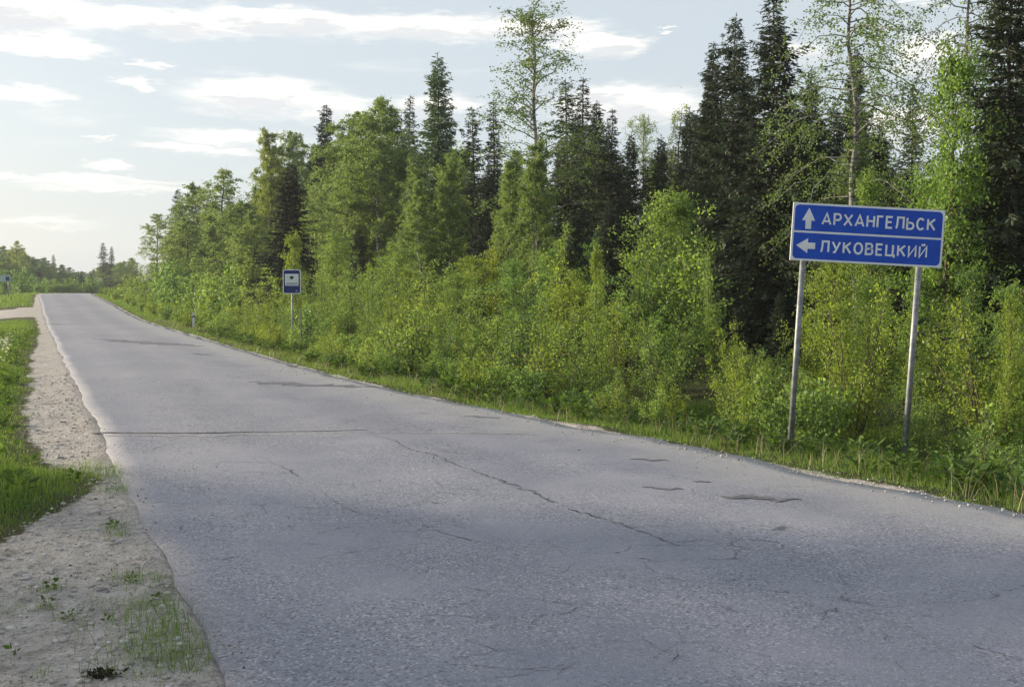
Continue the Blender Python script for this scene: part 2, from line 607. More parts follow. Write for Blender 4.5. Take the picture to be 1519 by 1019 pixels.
M['road'] = road_material()
M['ground'] = ground_material()
M['crack'] = noise_mat('tar_crack', (.040, .040, .048), (.130, .128, .142), 9.0, .85, .4, .006)
M['patch'] = noise_mat('dark_patch', (.085, .085, .098), (.165, .162, .182), 9.0, .8, .6, .012)
M['paint_worn'] = noise_mat('worn_joint_sand', (.20, .20, .20), (.42, .40, .38), 14.0, .85, .2, .004)
M['stone'] = noise_mat('gravel_stone', (.22, .20, .19), (.56, .53, .51), 7.0, .9, .4, .006, lo=.3, hi=.7)
M['litter'] = leaf_mat('dead_leaf', (.045, .034, .022), (.17, .125, .080), .1, (1, 1, .9), .8)
M['clod'] = noise_mat('dark_earth', (.018, .016, .010), (.05, .045, .025), 30.0, .95, .6, .01)

# ------------------------------------------------------------------ setting: ground and road


def left_edge(s):
    s = np.asarray(s, float)
    return T_LEFT + (fbm(s * .55, s * 0 + 3.0) - .5) * .16 + (fbm(s * 3.1, s * 0 + 8.0, 5) - .5) * .07


def right_edge(s):
    s = np.asarray(s, float)
    return t_right(s) + (fbm(s * .7, s * 0 + 31.0) - .5) * .35 + (fbm(s * 4, s * 0 + 41.0, 3) - .5) * .14


def grass_left_edge(s):
    """t below which grass grows on the left"""
    s = np.asarray(s, float)
    e = np.interp(s, [-60, 6.3, 7.0, 7.8, 9.2, 10.4, 11.4, 14, 20, 30, 38, 44, 66, 69.5, 77, 80, 110, 130],
                  [-9, -3.5, -1.1, -.25, .38, .45, -.02, -.14, -.10, -.02, .15, .25, .2, -6, -6, .1, .4, .5])
    return e + (fbm(s * 1.3, s * 0 + 77.0) - .5) * .30


def build_ground():
    sv = np.concatenate([np.arange(-60, -4, 4), np.arange(-4, 26, .22), np.arange(26, 60, .6), np.arange(60, 140, 1.5),
                         np.arange(140, 300, 6), np.array([320, 400, 520, 700, 1000, 1500, 2200])])
    tv = np.concatenate([np.array([-2000, -1200, -700, -400, -200, -100, -60, -40, -25, -16]), np.arange(-10, -3, .7), np.arange(-3, 1.2, .12),
                         np.arange(1.2, 5, .6), np.arange(5, 11, .14), np.arange(11, 30, .9), np.array([32, 40, 55, 80, 120, 200, 400, 700, 1200, 2000])])
    Sg, Tg = np.meshgrid(sv, tv, indexing='ij')
    Tg = Tg + np.where(np.abs(Tg) < 60, bend(np.minimum(Sg, 240)), 0)
    Z = ground_z(Sg, Tg - np.where(np.abs(Tg) < 60, bend(np.minimum(Sg, 240)), 0) + bend(Sg))
    X = Sg * UX + Tg * VX
    Y = Sg * UY + Tg * VY
    V = np.stack([X, Y, Z], -1).reshape(-1, 3)
    n0, n1 = Sg.shape
    idx = np.arange(n0 * n1).reshape(n0, n1)
    Q = np.stack([idx[:-1, :-1], idx[1:, :-1], idx[1:, 1:], idx[:-1, 1:]], -1).reshape(-1, 4)[:, ::-1]
    me = np_mesh('ground', V, Q, True)
    tb = Tg - np.where(np.abs(Tg) < 60, bend(np.minimum(Sg, 240)), 0)
    ge = grass_left_edge(Sg)
    gl = sstep(tb - ge, -.12, .22) * (tb < 3)
    gl = np.where((Sg > 130) & (tb < 3), sstep(tb, .1, .4), gl)
    dr = tb - t_right(Sg)
    grr = (1 - sstep(dr, .02, .42)) * (tb > 3)
    g = np.clip(gl + grr, 0, 1)
    a = me.attributes.new('gravel', 'FLOAT', 'POINT')
    a.data.foreach_set('value', g.ravel().astype(np.float32))
    b = me.attributes.new('st', 'FLOAT_VECTOR', 'POINT')
    b.data.foreach_set('vector', np.stack([Sg, Tg, Z * 0], -1).reshape(-1).astype(np.float32))
    tag(link('ground', me, M['ground']), kind='structure')


def build_road():
    sv = np.concatenate([np.arange(-40, -2, 1.0), np.arange(-2, 40, .12), np.arange(40, 130, .5), np.arange(130, 230, 2)])
    L, Rr, b = left_edge(sv), right_edge(sv), bend(sv)
    fr = np.array([0, .0, .04, .15, .3, .5, .7, .85, .96, 1.0, 1.0])
    n1 = len(fr)
    T = L[:, None] + (Rr - L)[:, None] * fr[None, :]
    Zr = z_road(sv)[:, None] + np.zeros_like(T)
    Zr = Zr + .015 * (1 - (2 * fr - 1) ** 2)[None, :] + (fbm(sv[:, None] * .35 + T * 0, T * .35) - .5) * .03
    Zr[:, 0] -= .09
    Zr[:, -1] -= .09
    T[:, 0] -= .02
    T[:, -1] += .02
    Sg = np.repeat(sv[:, None], n1, 1)
    X = Sg * UX + (T + b[:, None]) * VX
    Y = Sg * UY + (T + b[:, None]) * VY
    V = np.stack([X, Y, Zr], -1).reshape(-1, 3)
    n0 = len(sv)
    idx = np.arange(n0 * n1).reshape(n0, n1)
    Q = np.stack([idx[:-1, :-1], idx[1:, :-1], idx[1:, 1:], idx[:-1, 1:]], -1).reshape(-1, 4)[:, ::-1]
    me = np_mesh('road', V, Q, False)
    edge = np.minimum(T - L[:, None], Rr[:, None] - T)
    uvl = me.uv_layers.new(name='UVMap')
    uv = np.stack([edge, Sg], -1).reshape(-1, 2)
    uvl.data.foreach_set('uv', uv[Q.ravel()].ravel().astype(np.float32))
    bb = me.attributes.new('st', 'FLOAT_VECTOR', 'POINT')
    bb.data.foreach_set('vector', np.stack([Sg, T, T * 0], -1).reshape(-1).astype(np.float32))
    o = link('road', me, M['road'])
    tag(o, kind='structure')
    return o


def road_top(s, t):
    L, Rr = float(left_edge(s)), float(right_edge(s))
    f = (t - L) / (Rr - L)
    return float(z_road(s)) + .015 * (1 - (2 * f - 1) ** 2) + (float(fbm(s * .35, t * .35)) - .5) * .03


build_ground()
ROAD = build_road()


def ribbon(name, pts, widths, mat, parent, lift=.004, step=.12, jag=.3, seed=0):
    """flat ragged strip following world points (x, y) on the road"""
    rng = np.random.RandomState(seed)
    P = []
    W = []
    for i in range(len(pts) - 1):
        a, b = np.array(pts[i]), np.array(pts[i + 1])
        n = max(2, int(np.hypot(*(b - a)) / step))
        for k in range(n):
            P.append(a + (b - a) * k / n)
            W.append(widths[i] + (widths[i + 1] - widths[i]) * k / n)
    P.append(np.array(pts[-1])); W.append(widths[-1])
    P, W = np.array(P), np.array(W)
    if name == 'crack':
        W = W * .62 * (.35 + 1.1 * rng.rand(len(W))) * np.clip(np.hypot(P[:, 0], P[:, 1]) / 9.0, .38, 1.0)
    d = np.gradient(P, axis=0)
    d /= np.maximum(np.linalg.norm(d, axis=1, keepdims=True), 1e-6)
    nrm = np.stack([-d[:, 1], d[:, 0]], -1)
    if name == 'crack':
        q_ = np.arange(len(P)) * step
        P = P + nrm * ((fbm(q_ * 1.6 + seed, q_ * 0) - .5) * .16 + (fbm(q_ * 9 + seed, q_ * 0 + 4) - .5) * .05)[:, None]
    mw = np.minimum(W, .12)
    P = P + nrm * ((rng.rand(len(P), 1) - .5) * (mw[:, None] * 1.0 * jag * 2 + .015))
    A = P + nrm * (W * (.5 + jag * (rng.rand(len(P)) - .5)))[:, None]
    B = P - nrm * (W * (.5 + jag * (rng.rand(len(P)) - .5)))[:, None]
    v = []
    for q in (A, B):
        for p in q:
            s, t = road_xy(*p)
            v.append((p[0], p[1], road_top(s, t) + lift))
    n = len(P)
    gate = fbm(np.arange(n) * .11 + seed * 7.3, np.zeros(n)) if name == 'crack' else np.ones(n)
    Q = [(i, n + i, n + i + 1, i + 1) for i in range(n - 1) if gate[i] > .34] or [(0, n, n + 1, 1)]
    return link(name, np_mesh(name, np.array(v), np.array(Q)), mat, parent)


def gp(*pts):
    return [on_ground(*p) for p in pts]


# cracks, tar patches and dark streaks of the carriageway, each read off the ground
ribbon('crack', gp((545, 641), (600, 657), (700, 692), (770, 720), (850, 750), (900, 766), (985, 796), (1050, 820)), [.01, .015, .025, .035, .03, .02, .016, .008], M['crack'], ROAD, seed=1, jag=.9, step=.05)
ribbon('crack', gp((470, 726), (520, 746), (560, 762), (640, 776), (745, 806)), [.004, .014, .006, .016, .006], M['crack'], ROAD, seed=2, jag=.9, step=.05)
ribbon('crack', gp((705, 938), (740, 952), (775, 962)), [.004, .012, .004], M['crack'], ROAD, seed=3, jag=.9, step=.03)
ribbon('crack', gp((755, 914), (800, 908), (845, 902), (860, 888)), [.004, .008, .014, .006], M['crack'], ROAD, seed=4, jag=.9, step=.03)
ribbon('crack', gp((980, 975), (1000, 964), (1004, 952)), [.005, .016, .006], M['crack'], ROAD, seed=5, jag=.9, step=.03)
ribbon('crack', gp((820, 1000), (840, 985), (855, 968)), [.005, .014, .005], M['crack'], ROAD, seed=15, jag=.9, step=.03)
ribbon('crack', gp((1280, 900), (1360, 925), (1460, 958), (1519, 974)), [.004, .010, .013, .010], M['crack'], ROAD, seed=6, jag=.9, step=.04)
ribbon('crack', gp((390, 917), (412, 918), (435, 921)), [.004, .012, .004], M['crack'], ROAD, seed=7, jag=.8, step=.03)
ribbon('crack', gp((400, 680), (430, 694), (445, 706)), [.004, .016, .004], M['crack'], ROAD, seed=8, jag=.8, step=.05)
ribbon('joint', gp((138, 637), (250, 638), (345, 638), (400, 637), (470, 637), (545, 635)), [.085, .07, .075, .03, .045, .02], M['crack'], ROAD, seed=9, jag=.35, step=.15)
ribbon('joint', gp((150, 641), (300, 643), (420, 641), (560, 638), (690, 639), (800, 641)), [.03, .05, .04, .035, .05, .02], M['paint_worn'], ROAD, seed=10, jag=.5, step=.15, lift=.003)
ribbon('dark_mark', gp((1070, 731), (1100, 733), (1140, 735), (1190, 737)), [.03, .14, .17, .03], M['patch'], ROAD, seed=11, jag=.5, step=.06)
ribbon('dark_mark', gp((953, 717), (985, 720), (1012, 721)), [.03, .06, .03], M['patch'], ROAD, seed=12, jag=.5, step=.05)
ribbon('dark_mark', gp((1027, 709), (1040, 710), (1054, 711)), [.02, .045, .02], M['patch'], ROAD, seed=13, jag=.5, step=.05)
ribbon('dark_mark', gp((935, 676), (965, 677), (992, 678)), [.03, .09, .03], M['patch'], ROAD, seed=14, jag=.5, step=.06)
ribbon('dark_mark', gp((688, 614), (715, 615), (742, 617)), [.03, .11, .03], M['patch'], ROAD, seed=16, jag=.5, step=.08)
ribbon('dark_mark', gp((370, 564), (410, 566), (480, 569), (560, 572)), [.05, .42, .40, .10], M['patch'], ROAD, seed=17, jag=.7, step=.15)
ribbon('dark_mark', gp((135, 501), (190, 505), (240, 508), (300, 512)), [.10, .65, .85, .2], M['patch'], ROAD, seed=18, jag=.8, step=.3)  # broad dark streak laid across the far road
ribbon('dark_mark', gp((285, 523), (300, 524), (315, 525)), [.05, .25, .05], M['patch'], ROAD, seed=19, jag=.6, step=.15)
ribbon('dark_mark', gp((66, 479), (90, 480), (115, 480)), [.2, .5, .1], M['patch'], ROAD, seed=20, jag=.6, step=.4)

def side_cracks():
    """fine branches running off the long cracks"""
    rng = random.Random(21)
    mains = [[(600, 657), (770, 720), (900, 766), (1050, 820)], [(470, 726), (560, 762), (745, 806)], [(705, 938), (775, 962)], [(755, 914), (860, 888)],
             [(1280, 900), (1460, 958)], [(820, 1000), (855, 968)], [(980, 975), (1004, 952)]]
    k = 100
    for ms in mains:
        pts = gp(*ms)
        for i in range(len(pts) - 1):
            for j in range(2):
                f = rng.random()
                x = pts[i][0] + (pts[i + 1][0] - pts[i][0]) * f
                y = pts[i][1] + (pts[i + 1][1] - pts[i][1]) * f
                a = rng.uniform(0, 6.28)
                L = rng.uniform(.15, .55)
                b = a + rng.gauss(0, .6)
                k += 1
                ribbon('crack', [(x, y), (x + math.cos(a) * L, y + math.sin(a) * L), (x + math.cos(a) * L + math.cos(b) * L * .7, y + math.sin(a) * L + math.sin(b) * L * .7)],
                       [.011, .008, .003], M['crack'], ROAD, seed=k, jag=.9, step=.03)


side_cracks()

# ------------------------------------------------------------------ road signs
LET = {
    'А': (78, [[(0, 0), (.5, 1), (1, 0)], [(.19, .29), (.81, .29)]]),
    'Х': (74, [[(0, 0), (1, 1)], [(0, 1), (1, 0)]]),
    'Н': (66, [[(0, 0), (0, 1)], [(1, 0), (1, 1)], [(0, .52), (1, .52)]]),
    'Г': (56, [[(0, 0), (0, 1), (1, 1)]]),
    'Е': (60, [[(1, 1), (0, 1), (0, 0), (1, 0)], [(0, .52), (.86, .52)]]),
    'Л': (74, [[(0, .02), (.10, .06), (.17, .3), (.21, .62), (.22, 1), (1, 1), (1, 0)]]),
    'К': (68, [[(0, 0), (0, 1)], [(.98, 1), (.05, .48)], [(.33, .62), (1, 0)]]),
    'У': (72, [[(0, 1), (.5, .36)], [(1, 1), (.5, .2), (.36, .02), (.12, 0)]]),
    'Ц': (76, [[(0, 1), (0, 0), (.84, 0), (.84, 1)], [(.84, 0), (1.02, 0), (1.02, -.2)]]),
    'И': (68, [[(0, 1), (0, 0), (1, 1), (1, 0)]]),
    'Й': (68, [[(0, 1), (0, 0), (1, 1), (1, 0)], [(.25, 1.24), (.38, 1.14), (.62, 1.14), (.75, 1.24)]]),
}


def arc(cx, cy, rx, ry, a0, a1, n=12):
    return [(cx + rx * math.cos(R(a0 + (a1 - a0) * i / n)), cy + ry * math.sin(R(a0 + (a1 - a0) * i / n))) for i in range(n + 1)]


LET['Р'] = (64, [[(0, 0), (0, 1)] + arc(.58, .725, .42, .275, 90, -90, 10) + [(0, .45)]])
LET['Ь'] = (64, [[(0, 1), (0, 0)] + arc(.58, .28, .42, .28, -90, 90, 10) + [(0, .56)]])
LET['С'] = (70, [arc(.5, .5, .5, .5, 42, 318, 22)])
LET['О'] = (74, [arc(.5, .5, .5, .5, 0, 360, 28)])
LET['В'] = (66, [[(0, .53), (0, 1)] + arc(.55, .765, .36, .235, 90, -90, 10) + [(0, .53), (0, 0)] + arc(.58, .265, .42, .265, -90, 90, 10)])


def stroke_quads(poly, wd, y):
    """mitred ribbon of width wd for a polyline in x,z at depth y"""
    P = [Vector((p[0], p[1])) for p in poly]
    closed = (P[0] - P[-1]).length < 1e-4
    L, Rr = [], []
    for i, p in enumerate(P):
        if closed and i in (0, len(P) - 1):
            d0, d1 = (P[-1] - P[-2]).normalized(), (P[1] - P[0]).normalized()
        else:
            d0 = (p - P[i - 1]).normalized() if i > 0 else None
            d1 = (P[i + 1] - p).normalized() if i < len(P) - 1 else None
            d0 = d0 or d1
            d1 = d1 or d0
        n0, n1 = Vector((-d0.y, d0.x)), Vector((-d1.y, d1.x))
        mt = (n0 + n1)
        mt = mt.normalized() if mt.length > .2 else n0
        k = min(1 / max(mt.dot(n0), .4), 1.9)
        L.append(p + mt * wd / 2 * k)
        Rr.append(p - mt * wd / 2 * k)
    v = [(q.x, y, q.y) for q in L] + [(q.x, y, q.y) for q in Rr]
    n = len(P)
    f = [(i, i + 1, n + i + 1, n + i) for i in range(n - 1)]
    return v, f


def direction_sign():
    K = 1.335e-3                                       # metres per sign unit
    bx, by = on_ground(1174, 653)
    s, t = road_xy(bx, by)
    z0 = gz(s, t)
    yaw = R(0.0)
    root = empty('direction_sign', (bx, by, z0), 'large blue two-row direction sign with white Cyrillic place names on two steel posts', 'road sign', rz=yaw)
    root.rotation_euler = (0, R(3.1), yaw)              # the whole sign leans a little to the right
    Wd, Hd = 1266 * K, 480 * K
    left_u = 126 * K                                    # first post sits this far in from the left edge
    x0 = -left_u
    ztop = 0.0
    # height of the panel's top edge above the post foot, from where it is seen
    dist = by
    ztop = CAM_Z + (430 - 303) / F_PX * dist - z0 + .01
    U = lambda u: x0 + u * K
    Vv = lambda v: ztop - v * K
    pan = MB().box((x0 + Wd / 2, 0.0, ztop - Hd / 2), (Wd, .018, Hd)).build('panel', M['sign_white'], root)
    back = MB()
    back.box((x0 + Wd / 2, .020, ztop - .12), (Wd - .1, .02, .04)).box((x0 + Wd / 2, .020, ztop - Hd + .12), (Wd - .1, .02, .04))
    back.build('back_rail', M['galv'], root)
    px0 = 0.0
    px1 = Wd - 165 * K - left_u
    for xx, zl in ((px0, -.45), (px1, -.75)):
        p = MB().tube([(xx, .068, zl), (xx, .068, ztop - .03)], .033, 14).build('post', M['galv'], root, True)
        for zz in (ztop - .12, ztop - Hd + .12):
            MB().box((xx, .068, zz), (.09, .085, .03)).build('clamp', M['galv'], p)

    def field(v0, v1, rt, rb):
        u0, u1 = 17, 1249
        r = 36
        o = []
        cs = [(u1 - r, v0 + r, -90, 0, rt, (u1, v0)), (u1 - r, v1 - r, 0, 90, rb, (u1, v1)), (u0 + r, v1 - r, 90, 180, rb, (u0, v1)), (u0 + r, v0 + r, 180, 270, rt, (u0, v0))]
        for cu, cv, a0, a1, rnd, c in cs:
            if rnd:
                o += arc(cu, cv, r, r, a0, a1, 6)
            else:
                o.append(c)
        return [(U(a), Vv(b)) for a, b in o]
    for v0, v1, rt, rb in ((17, 231, True, False), (248, 463, False, True)):
        MB().prism(field(v0, v1, rt, rb), -.0105, -.008).build('blue_field', M['sign_blue'], pan)
    up = [(133, 40), (188, 146), (157, 146), (157, 215), (109, 215), (109, 146), (78, 146)]
    lf = [(43, 354), (140, 292), (140, 328), (202, 328), (202, 380), (140, 380), (140, 416)]
    for nm, a in (('arrow', up), ('arrow', lf)):
        MB().prism([(U(p[0]), Vv(p[1])) for p in a], -.013, -.009).build(nm, M['sign_white'], pan)
    SW = 16.5
    for word, u0, u1, vt, vb in (('АРХАНГЕЛЬСК', 241, 1193, 72, 178), ('ЛУКОВЕЦКИЙ', 242, 1140, 303, 406)):
        tot = sum(LET[c][0] * 1.08 for c in word)
        gap = (u1 - u0 - tot) / (len(word) - 1)
        u = u0
        for c in word:
            w, strokes = LET[c][0] * 1.08, LET[c][1]
            vs, fs = [], []
            for j, pl in enumerate(strokes):
                pts = [(U(u + SW / 2 + p[0] * (w - SW)), Vv(vb - SW / 2 - p[1] * (vb - vt - SW))) for p in pl]
                v, f = stroke_quads(pts, SW * K, -.0125 - j * .0004)
                fs += [[len(vs) + i for i in q] for q in f]
                vs += v
            me = bpy.data.meshes.new('letter')
            me.from_pydata(vs, [], fs)
            link('letter', me, M['sign_white'], pan)
            u += w + gap
    # screws
    return root


direction_sign()


def rounded(w, h, r, cx=0, cz=0, n=5):
    o = []
    for x, z, a in ((w / 2 - r, -h / 2 + r, -90), (w / 2 - r, h / 2 - r, 0), (-w / 2 + r, h / 2 - r, 90), (-w / 2 + r, -h / 2 + r, 180)):
        o += [(p[0] + cx, p[1] + cz) for p in arc(x, z, r, r, a, a + 90, n)]
    return o[::-1]


def bus_stop_sign():
    D = 31.5
    x = (433.5 - CX) / F_PX * D
    s, t = road_xy(x, D)
    z0 = gz(s, t)
    sc_ = D / F_PX
    zt = CAM_Z + (430 - 400) * sc_ - z0
    w, h = 26 * sc_, 36 * sc_
    root = empty('bus_stop_sign', (x, D, z0), 'small upright blue bus stop sign with white square, on a thin post among shrubs', 'road sign', rz=R(6))
    pl = MB().prism(rounded(w, h, .06, 0, zt - h / 2), -.012, .006).build('plate', M['sign_white'], root)
    MB().prism(rounded(w - .05, h - .05, .05, 0, zt - h / 2), -.0145, -.011).build('blue_field', M['sign_navy'], pl)
    q = zt - h * .40
    MB().prism(rounded(w * .76, h * .44, .012, 0, q), -.017, -.013).build('white_square', M['sign_white'], pl)
    em = [(-.03, .06), (.03, .06), (.058, .04), (.058, -.005), (.02, -.022), (.018, -.045), (-.018, -.045), (-.02, -.022), (-.058, -.005), (-.058, .04)]
    MB().prism([(a, q + .035 + b) for a, b in em][::-1], -.0195, -.016).build('emblem', M['sign_black'], pl)
    MB().prism([(-w * .33, q - h * .155), (-w * .33, q - h * .185), (w * .33, q - h * .185), (w * .33, q - h * .155)][::-1], -.0195, -.016).build('dark_line', M['sign_black'], pl)
    MB().prism([(-w * .38, zt - h * .665), (-w * .38, zt - h * .635), (w * .38, zt - h * .635), (w * .38, zt - h * .665)], -.017, -.013).build('white_strip', M['sign_white'], pl)
    MB().prism(arc(w * .26, zt - h * .88, .035, .035, 360, 0, 14)[:-1], -.017, -.013).build('small_disc', M['galv'], pl)
    MB().tube([(0.0, .05, -.4), (0.0, .05, zt + .03)], .022, 10).build('post', M['galv'], root, True)
    k = MB().tube([(0, 0, -.3), (.02, .0, .7), (.0, .01, 1.52)], [.024, .022, .016], 8).build('wooden_stake', M['wood_grey'], None, True)
    sx = (445.5 - CX) / F_PX * (D - .6)
    ss, tt = road_xy(sx, D - .6)
    k.location = (sx, D - .6, gz(ss, tt))
    tag(k, 'thin dark wooden stake just right of the bus stop sign post', 'stake')


bus_stop_sign()


def marker_post(px, pyb, D, label, h=.80, z=None):
    x = (px - CX) / F_PX * D
    s, t = road_xy(x, D)
    z0 = gz(s, t)
    r = empty('marker_post', (x, D, z0), label, 'marker post', 'roadside marker posts', rz=R(15))
    w = .062
    b = MB()
    b.prism([(-w, -.3), (w, -.3), (w, h * .74), (-w, h * .74)], -.045, .045)
    b.build('shaft', M['post_white'], r)
    MB().prism([(-w, h * .742), (w, h * .742), (w, h * .84), (-w, h * .80)], -.0455, .0455).build('black_band', M['sign_black'], r)
    MB().prism([(-w, h * .802), (w, h * .842), (w, h * 1.0), (-w * .2, h * 1.03), (-w, h * .97)], -.045, .045).build('cap', M['post_white'], r)


marker_post(287, 484, 47.5, 'white roadside marker post with black band, left of the bus stop sign', .86)
marker_post(14, 440, 112.0, 'tiny white marker post at the far left edge below the pale board', 1.0)


def far_signs():
    D = 112.0
    x = (149 - CX) / F_PX * D
    s, t = road_xy(x, D)
    z0 = gz(s, t)
    r = empty('warning_sign', (x, D, z0), 'small pale yellowish sign plate on a dark post near the far bend', 'road sign')
    MB().prism(rounded(.62, .45, .05, 0, 1.62 + 0.0), -.01, .01).build('plate', M['sign_yellow'], r)
    MB().tube([(0, .04, -.3), (0, .04, 1.8)], .045, 8).build('post', M['wood_grey'], r, True)
    D = 100.0
    x = (2 - CX) / F_PX * D
    s, t = road_xy(x, D)
    z0 = gz(s, t)
    zc = CAM_Z + (430 - 413) / F_PX * D - z0
    r = empty('roadside_board', (x, D, z0), 'pale teal roadside board on posts at the far left edge', 'road sign', rz=R(14))
    b = MB().box((-.1, 0, zc), (2.0, .04, .62)).build('board', M['sign_teal'], r)
    MB().box((.66, -.024, zc - .05), (.36, .01, .42)).build('dark_panel', M['sign_navy'], b)
    for q in (-.8, .7):
        MB().tube([(q, .07, -.4), (q, .07, zc + .3)], .04, 8).build('post', M['galv'], r, True)


far_signs()

# ------------------------------------------------------------------ vegetation: prototypes


def leaves_geo(C, Dr, size, rng, aspect=.68, nb=None):
    """rhombic leaves: C centres at the leaf foot, Dr directions"""
    n = len(C)
    Dr = Dr / np.maximum(np.linalg.norm(Dr, axis=1, keepdims=True), 1e-6)
    N = rng.normal(size=(n, 3)) if nb is None else rng.normal(size=(n, 3)) * .6 + nb
    Sd = np.cross(Dr, N)
    Sd /= np.maximum(np.linalg.norm(Sd, axis=1, keepdims=True), 1e-6)
    Nn = np.cross(Sd, Dr)
    l = (size * rng.uniform(.65, 1.3, n))[:, None]
    w = l * aspect * .5
    V = np.stack([C, C + Dr * l * .45 + Sd * w + Nn * w * .25, C + Dr * l, C + Dr * l * .45 - Sd * w + Nn * w * .25], 1)
    return V.reshape(-1, 3)


def quads_n(n):
    return np.arange(n * 4, dtype=np.int32).reshape(n, 4)


def tubes_mesh(name, tubes, sides=5):
    V, Q, b = [], [], 0
    for P, r in tubes:
        P = np.asarray(P, float)
        n = len(P)
        d = np.gradient(P, axis=0)
        d /= np.maximum(np.linalg.norm(d, axis=1, keepdims=True), 1e-6)
        ref = np.where(np.abs(d[:, 2:3]) > .9, np.array([[1., 0, 0]]), np.array([[0, 0, 1.]]))
        x = np.cross(d, ref)
        x /= np.maximum(np.linalg.norm(x, axis=1, keepdims=True), 1e-6)
        y = np.cross(d, x)
        a = np.arange(sides) * 2 * math.pi / sides
        ring = P[:, None, :] + (x[:, None, :] * np.cos(a)[None, :, None] + y[:, None, :] * np.sin(a)[None, :, None]) * np.asarray(r)[:, None, None]
        V.append(ring.reshape(-1, 3))
        idx = np.arange(n * sides).reshape(n, sides) + b
        nx = np.roll(idx, -1, axis=1)
        Q.append(np.stack([idx[:-1], nx[:-1], nx[1:], idx[1:]], -1).reshape(-1, 4))
        b += n * sides
    return np_mesh(name, np.concatenate(V), np.concatenate(Q), True)


def unit(v):
    return v / np.maximum(np.linalg.norm(v, axis=-1, keepdims=True), 1e-6)


def make_birch(seed, h=12., Rc=2.0, f0=.2, nl=70, ntw=14, nlf=26, leaf=.075, droop=.35, up=.9, prof='oval', tr=.11, gap=0.0, limb_r=.02):
    rng = np.random.RandomState(seed)
    n = 14
    zz = np.linspace(0, 1, n)
    wob = np.cumsum(rng.normal(0, .05, (n, 2)), axis=0) * np.minimum(zz * 3, 1)[:, None] * h / 12
    trunk = np.stack([wob[:, 0], wob[:, 1], zz * h], -1)
    tubes = [(trunk, tr * (1 - zz) ** .8 + .008)]
    at = lambda f: np.array([np.interp(f, zz, trunk[:, k]) for k in range(3)])
    LC, LD = [], []
    for i in range(nl):
        g = (i + rng.rand()) / nl
        f = f0 + (.99 - f0) * g ** .95
        p = {'oval': math.sin(math.pi * min(.12 + g * .86, 1)) ** .6, 'cone': (1 - g) ** .75 + .12, 'column': .75 * math.sin(math.pi * min(.25 + g * .72, 1)) ** .5 + .1,
             'top': .35 + .65 * math.sin(math.pi * min(g * .95 + .05, 1)) ** .8}[prof]
        L = Rc * p * rng.uniform(.6, 1.2)
        if gap and rng.rand() < gap:
            L *= .35
        az = i * 2.39996 + rng.normal(0, .4)
        el = up * (.35 + .65 * g) + rng.normal(0, .15)
        d = np.array([math.cos(az) * math.cos(el), math.sin(az) * math.cos(el), math.sin(el)])
        u = np.linspace(0, 1, 6)
        base = at(f)
        pts = base + d[None] * (u * L)[:, None] * 1.15
        pts[:, 2] -= droop * L * u ** 2.2
        pts[1:] += rng.normal(0, .03 * L, (5, 3))
        tubes.append((pts, limb_r * (.35 + L / Rc * .7) * (1 - u * .85) + .003))
        k = max(3, int(ntw * L / Rc + 2))
        uu = rng.uniform(.12, 1.0, k) ** .8
        tb = np.stack([np.interp(uu, u, pts[:, q]) for q in range(3)], -1)
        td = unit(d[None] * .6 + rng.normal(0, .65, (k, 3)) + np.array([0, 0, -.35 * droop]))
        tl = rng.uniform(.18, .55, k) * (.4 + .6 * L)
        m = rng.poisson(nlf, k) + 1
        own = np.repeat(np.arange(k), m)
        w = rng.rand(len(own)) ** .8
        c = tb[own] + td[own] * (tl[own] * w)[:, None]
        c[:, 2] -= droop * .9 * tl[own] * w ** 2
        c += rng.normal(0, .05, c.shape)
        LC.append(c)
        LD.append(td[own] * .5 + rng.normal(0, .7, c.shape) + np.array([0, 0, -.45]))
    k = 60
    c = at(.97) + rng.normal(0, .14, (k, 3)) * np.array([1, 1, 2.2])
    LC.append(c); LD.append(rng.normal(size=(k, 3)))
    C, Dd = np.concatenate(LC), np.concatenate(LD)
    C[:, 2] = np.maximum(C[:, 2], .05)
    crown = np_mesh('birch_crown', leaves_geo(C, Dd, leaf, rng), quads_n(len(C)))
    return dict(h=h, crown=crown, wood=tubes_mesh('birch_wood', tubes, 5))


